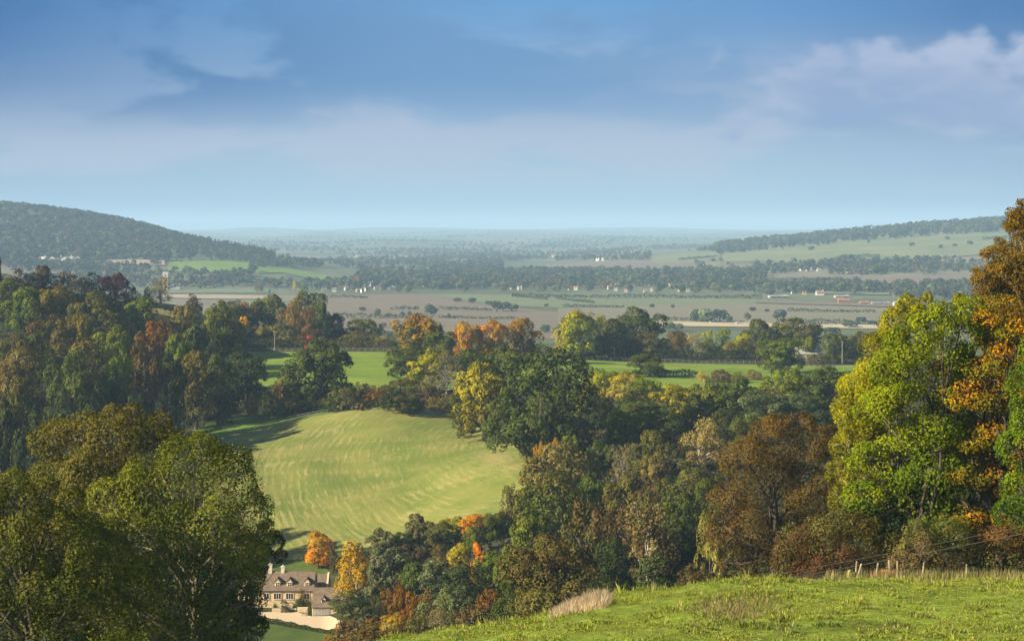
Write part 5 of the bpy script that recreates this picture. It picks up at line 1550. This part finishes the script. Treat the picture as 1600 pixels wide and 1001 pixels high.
blk('wing', 59, 76, 401, 409, False); blk('gable_wing', 66, 73, 399.5, 408, True, -3); blk('gable_wing', 76, 86, 400.5, 408, True, -2)
blk('main_range', 86, 122, 401.5, 404, False, 4); blk('gable_wing', 101, 107, 402, 421, True, -4); blk('gable_wing', 117, 122, 403, 416, True, -3); blk('wing', 107, 117, 404, 408, False, 1)
for u in (70, 84, 94, 110): 
    c = MB(); xx = X(u, Ym) - mx; zz = Zv(400, Ym) - mz; c.box(xx - 1, xx + 1, 5, 7, zz - 6, zz + 1.5); c.build('chimney', 'cream_wall', man)

# ------------------------------------------------------------------ near trees
big_tree('ash_tree', 'large olive green ash with pale bare twigs in front of the cottage', 128, (300, 1150),
 [(300,735,58),(352,760,58),(240,765,55),(388,800,38),(330,830,68,-2),(268,840,60,-2),(378,870,40),(338,915,58,-2),(280,920,65,-3),(370,955,38),(320,990,66,-2),(205,850,55,-2),(215,950,60,-3),
  (313,700,26),(365,722,30),(412,790,18),(400,835,20),(300,1060,80),(370,1040,40),(200,1050,70),(170,800,50),(160,900,60),(392,903,24),(396,938,22),(390,978,28),(385,925,24,2)], (0.054, 0.068, 0.010), 150000, 0.19, tint=(0.100, 0.108, 0.018), bark='pale_bark', r0=0.42, seed=101, twigs=0.5, thin=0.16, sub=9, subr=(0.36, 0.58), inner=0.14, jit=0.34)
big_tree('ash_tree', 'brownish topped ash rising behind the large olive green one', 146, (170, 1150),
 [(175,690,48),(122,695,44),(228,690,42),(85,690,34),(262,685,26),(150,755,60),(210,770,55),(90,755,48),(60,690,20),(205,655,24),(180,650,20),(140,665,24),(250,660,18),(180,850,70),(90,850,60),(170,960,80)], (0.056, 0.066, 0.011), 105000, 0.2, tint=(0.094, 0.082, 0.020), bark='pale_bark', r0=0.42, seed=102, twigs=0.5, thin=0.16, sub=9, subr=(0.36, 0.58), inner=0.14, jit=0.34)
big_tree('ash_tree', 'brown tinged ash filling the lower corner by the picture edge', 118, (60, 1200),
 [(30,800,46),(62,830,52),(-5,860,60),(112,850,52),(40,920,62),(112,940,60),(165,885,52),(165,965,58),(0,985,65),(90,1010,70),(20,755,26),(70,770,26),(110,785,24),(-40,790,50),(-60,930,60)], (0.052, 0.064, 0.010), 115000, 0.18, tint=(0.092, 0.090, 0.017), bark='bark', r0=0.42, seed=103, twigs=0.5, thin=0.15, sub=9, subr=(0.36, 0.58), inner=0.14, jit=0.34)
big_tree('ash_tree', 'small dark tree showing between the large olive ash and the cottage roof', 165, (380, 1060),
 [(428,846,17),(438,868,11),(417,824,13),(411,862,15),(406,890,12)], (0.036, 0.045, 0.012), 9000, 0.2, bark='bark', r0=0.16, seed=104, sub=8)
big_tree('beech_tree', 'broad copper brown beech below the blue green rounded tree', 188, (1208, 905),
 [(1212,692,46),(1165,718,42),(1258,702,44),(1200,765,58),(1268,770,50),(1143,785,42),(1180,830,48),(1240,830,48),(1135,845,34),(1178,872,34),(1280,835,40),(1150,880,28),(1250,668,28),(1292,692,32),(1215,665,26),(1130,820,26),(1230,880,34)], (0.062, 0.044, 0.014), 120000, 0.19, tint=(0.095, 0.063, 0.018), bark='bark', r0=0.45, seed=105, twigs=0.8, thin=0.2, sub=9, inner=0.2, flat=0.85)
big_tree('maple_tree', 'leafy lime green maple in the middle of the roadside clump', 131, (1440, 890),
 [(1440,600,54),(1402,640,50),(1472,560,46),(1500,520,38),(1425,540,42),(1460,680,58),(1405,720,50),(1450,760,54),(1488,640,40),(1435,818,40),(1480,492,30),(1490,725,34),(1515,485,28),(1535,520,26,3),(1505,580,30,3),(1390,575,36),(1448,505,30),(1405,790,36),(1470,805,34),
  (1365,640,34),(1360,720,36),(1350,780,34),(1390,850,28)], (0.085, 0.120, 0.007), 130000, 0.19, tint=(0.135, 0.158, 0.009), bark='bark', r0=0.33, seed=106, twigs=0.5, sub=9, subr=(0.36, 0.58), inner=0.14, jit=0.36, flat=0.8)
big_tree('maple_tree', 'half bare olive maple with grey twigs leaning out beside the lime green one', 139, (1390, 888),
 [(1400,508,28),(1420,480,20),(1442,492,26),(1372,560,38),(1348,610,38),(1378,620,38),(1332,655,32),(1326,700,30),(1362,690,40),(1345,745,36),(1320,785,28),(1345,810,32),(1392,540,32),(1386,496,10),(1450,464,9),(1318,640,20),(1500,470,12),(1380,760,34),(1312,740,22)], (0.115, 0.108, 0.016), 95000, 0.165, tint=(0.185, 0.180, 0.010), bark='grey_wood', r0=0.26, seed=107, twigs=0.8, thin=0.25, sub=11, inner=0.4)
big_tree('beech_tree', 'orange golden beech in layered sprays beside the lime green maple', 130, (1560, 890),
 [(1560,480,36),(1592,520,44),(1535,578,36),(1575,560,42),(1500,615,34),(1550,622,44),(1520,690,34),(1560,680,44),(1515,745,36),(1580,750,48),(1505,812,36),(1560,830,44),(1610,620,50),(1620,720,55),(1610,820,50),(1485,632,18),(1478,745,16),(1545,500,28),
  (1580,520,60,6),(1570,620,65,7),(1560,720,65,7),(1570,810,60,6),(1510,700,45,5),(1500,580,40,5),(1600,700,70,8),(1600,850,60,8),(1530,860,40,6)], (0.105, 0.098, 0.009), 150000, 0.185, tint=(0.29, 0.140, 0.007), bark='bark', r0=0.36, seed=108, twigs=0.5, sub=11, inner=0.3, flat=0.6, hgt=0.08)
big_tree('oak_tree', 'tall bronze brown tree reaching highest against the sky', 148, (1625, 890),
 [(1602,348,26),(1585,332,14),(1610,392,38),(1582,420,32),(1556,425,20),(1592,462,38),(1540,455,20),(1530,425,12),(1635,430,55),(1575,355,12),(1640,360,46),(1625,510,55),(1562,378,10),(1620,600,60),(1565,470,34),(1598,318,10),(1545,490,24),(1590,440,44,6),(1550,398,18),(1538,440,22),(1572,396,26),(1615,350,40,5),(1570,520,50,6)], (0.092, 0.062, 0.011), 100000, 0.18, tint=(0.125, 0.080, 0.012), bark='bark', r0=0.4, seed=109, twigs=0.6, sub=11, inner=0.35, flat=0.75)
big_tree('maple_tree', 'dark green maple at the picture edge in front of the orange beech', 125, (1615, 895),
 [(1605,600,34),(1622,650,46),(1592,700,34),(1602,770,40),(1580,805,28),(1612,840,40),(1630,560,40),(1592,850,24),(1640,740,50)], (0.055, 0.088, 0.010), 60000, 0.155, tint=(0.085, 0.125, 0.010), bark='bark', r0=0.28, seed=110, sub=10)
big_tree('bramble_bush', 'reddish brown bramble bank between the copper beech and the leaning posts', 128, (1300, 905),
 [(1242,852,34),(1290,840,40),(1335,842,40),(1378,858,34),(1225,880,24),(1270,880,32),(1318,878,30),(1358,884,24),(1310,818,24)], (0.090, 0.046, 0.022), 24000, 0.15, tint=(0.085, 0.085, 0.025), bark='bark', r0=0.06, seed=111, kinds='shrub', sub=9, twigs=1.0, thin=0.4, inner=0.4)
big_tree('thorn_bush', 'brown leaved thorn hedge behind the upright posts under the maple', 121, (1450, 900),
 [(1440,860,34),(1480,852,40),(1410,878,24),(1458,885,22),(1495,885,24),(1430,830,20)], (0.115, 0.078, 0.034), 17000, 0.15, tint=(0.075, 0.085, 0.022), bark='grey_wood', r0=0.06, seed=112, kinds='shrub', sub=9, twigs=1.0, thin=0.4, inner=0.4)
big_tree('thorn_bush', 'dark green and brown thicket behind the lone reddish post', 122, (1550, 900),
 [(1528,868,34),(1572,862,40),(1615,868,40),(1545,888,22),(1590,890,22),(1630,888,30)], (0.042, 0.058, 0.018), 17000, 0.15, tint=(0.115, 0.060, 0.022), bark='bark', r0=0.06, seed=113, kinds='shrub', sub=9, twigs=0.8, thin=0.4, inner=0.4)
big_tree('thorn_bush', 'dark green bush deep in the shade behind the broken post stub', 131, (1390, 895),
 [(1380,800,36),(1400,840,32),(1345,815,28),(1425,795,26)], (0.022, 0.036, 0.014), 10000, 0.2, bark='bark', r0=0.08, seed=114, kinds='shrub', sub=8)

# ------------------------------------------------------------------ camera
cam = bpy.data.cameras.new('camera'); co = bpy.data.objects.new('camera', cam); COL.objects.link(co)
co.location = (0, 0, 0); co.rotation_euler = (math.radians(90), 0, 0)
cam.sensor_fit = 'HORIZONTAL'; cam.sensor_width = 36.0; cam.lens = 36.0 * F / 1600.0
cam.shift_y = (YH - 500.5) / 1600.0
cam.clip_start = 0.5; cam.clip_end = 120000.0
SC.camera = co

# ------------------------------------------------------------------ light, sky, air
sd = Vector((-math.cos(math.radians(SUN_EL)) * math.cos(math.radians(SUN_AZ)), -math.cos(math.radians(SUN_EL)) * math.sin(math.radians(SUN_AZ)), math.sin(math.radians(SUN_EL))))
sl = bpy.data.lights.new('sun', 'SUN'); sl.energy = 5.0; sl.angle = math.radians(0.5); sl.color = (1.0, 0.87, 0.63)
so = bpy.data.objects.new('sun', sl); COL.objects.link(so)
so.rotation_euler = (-sd).to_track_quat('-Z', 'Y').to_euler(); so.location = (0, -50, 200)

w = bpy.data.worlds.new('World'); SC.world = w; w.use_nodes = True
nt = NT(w.node_tree)
sky = nt.n('ShaderNodeTexSky', sky_type='NISHITA', sun_disc=False, sun_elevation=math.radians(SUN_EL), sun_rotation=math.atan2(sd.x, sd.y), altitude=150, air_density=1.0, dust_density=0.6, ozone_density=1.5)
d = nt.n('ShaderNodeTexCoord').outputs['Generated']
sp = nt.n('ShaderNodeSeparateXYZ', ins={'Vector': d})
el = sp.outputs[2]
az = nt.math('DIVIDE', sp.outputs[0], nt.math('MAXIMUM', nt.math('ABSOLUTE', sp.outputs[1]), 0.05))
K = 10.0 * 0.0 + 1.0
def dispc(r, g, b):       # a photographed sky colour as radiance at strength 0.1
    f = lambda c: ((c / 255 + 0.055) / 1.055) ** 2.4 if c > 10 else c / 255 / 12.92
    s = 1 / (2 ** EXPOSURE) / 0.05
    return (f(r) * s, f(g) * s, f(b) * s)
low = nt.ramp(nt.math('DIVIDE', el, 0.16), [(0.0, dispc(160,194,218)), (0.12, dispc(164,196,218)), (0.24, dispc(162,190,214)), (0.36, dispc(150,178,209)), (0.5, dispc(138,170,208)), (0.66, dispc(120,165,211)), (0.8, dispc(102,158,210)), (1.0, dispc(76,134,194))])
# deeper blue towards both sides: vignette-like corner darkening put into the sky colour
side = nt.math('MULTIPLY', nt.math('MULTIPLY', az, az), nt.rng(el, 0.03, 0.12, 2.0, 9.0))
low = nt.mix(nt.math('MINIMUM', side, 0.8), low, (*dispc(30,92,158), 1))
blue = nt.mix(nt.rng(el, 0.16, 0.45), low, sky.outputs[0])
cv = nt.n('ShaderNodeCombineXYZ', ins={'X': nt.math('MULTIPLY', az, 7.5), 'Y': nt.math('MULTIPLY', el, 19.0), 'Z': 0.9}).outputs[0]
nA = nt.noise(cv, 1.0, 9, 0.52, 0.3)
cv2 = nt.n('ShaderNodeCombineXYZ', ins={'X': nt.math('MULTIPLY', az, 9.0), 'Y': nt.math('MULTIPLY', el, 34.0), 'Z': 4.1}).outputs[0]
nB = nt.noise(cv2, 1.0, 9, 0.52, 0.2)
# pale veils over the lower sky
pl = nt.math('MULTIPLY', nt.rng(nB, 0.42, 0.56), nt.math('MULTIPLY', nt.rng(el, 0.010, 0.035), nt.rng(nt.math('SUBTRACT', el, nt.rng(az, -0.24, 0.05, -0.035, 0.0)), 0.112, 0.07)))
s1 = nt.mix(nt.math('MULTIPLY', pl, 0.62), blue, (*dispc(182,193,214), 1))
# dim grey-blue layer cloud across the middle and left
dl = nt.math('MULTIPLY', nt.math('MULTIPLY', nt.rng(el, 0.045, 0.085), nt.rng(el, 0.150, 0.105)), nt.rng(az, 0.20, 0.0, 0.25, 1.0))
dk = nt.math('MULTIPLY', nt.rng(nA, 0.45, 0.55), dl)
s2 = nt.mix(nt.math('MULTIPLY', dk, 0.9), s1, nt.mix(nt.rng(az, -0.28, -0.02), (*dispc(56,110,168), 1), (*dispc(104,150,197), 1)))
# brighter heaped clouds towards one side
cv3 = nt.n('ShaderNodeCombineXYZ', ins={'X': nt.math('MULTIPLY', az, 25.0), 'Y': nt.math('MULTIPLY', el, 33.0), 'Z': 5.2}).outputs[0]
nC = nt.noise(cv3, 1.0, 9, 0.48, 0.1)
cm = nt.math('MULTIPLY', nt.rng(az, 0.02, 0.20), nt.math('MULTIPLY', nt.rng(el, 0.036, 0.06), nt.rng(el, 0.116, 0.085)))
cm = nt.rng(nt.math('ADD', nt.math('MULTIPLY', cm, 0.42), nC), 0.72, 0.90)
cc = nt.mix(nt.rng(nt.math('ADD', nA, nt.math('MULTIPLY', nt.math('SUBTRACT', el, 0.07), 5.0)), 0.35, 0.65), (*dispc(140,165,205), 1), (*dispc(184,196,220), 1))
s3 = nt.mix(nt.math('MULTIPLY', cm, 0.85), s2, cc)
bg = nt.n('ShaderNodeBackground', ins={'Color': s3, 'Strength': 0.05})
ow = nt.n('ShaderNodeOutputWorld'); nt.t.links.new(bg.outputs[0], ow.inputs['Surface'])

m = bpy.data.materials.new('haze_air'); m.use_nodes = True
nt = NT(m.node_tree)
pv_ = nt.n('ShaderNodeVolumePrincipled', ins={'Color': (0.44, 0.68, 0.97, 1), 'Density': 0.0001, 'Anisotropy': 0.0})
ow = nt.n('ShaderNodeOutputMaterial'); nt.t.links.new(pv_.outputs[0], ow.inputs['Volume'])
M['haze_air'] = m
hb = MB(); hb.box(-50000, 50000, -400, 43500, float(min(ZD.min(), -100)) - 1.2, 110)
hz = hb.build('haze', 'haze_air', label='thin blue autumn haze lying over the whole vale', cat='haze', kind='stuff')

SC.render.engine = 'CYCLES'
cy = SC.cycles
cy.use_denoising = True
cy.max_bounces = 4; cy.diffuse_bounces = 2; cy.glossy_bounces = 1; cy.transmission_bounces = 3; cy.transparent_max_bounces = 4; cy.volume_bounces = 1
cy.use_adaptive_sampling = True; cy.adaptive_threshold = 0.02
SC.view_settings.view_transform = 'Standard'; SC.view_settings.look = 'None'; SC.view_settings.exposure = EXPOSURE; SC.view_settings.gamma = 1.0
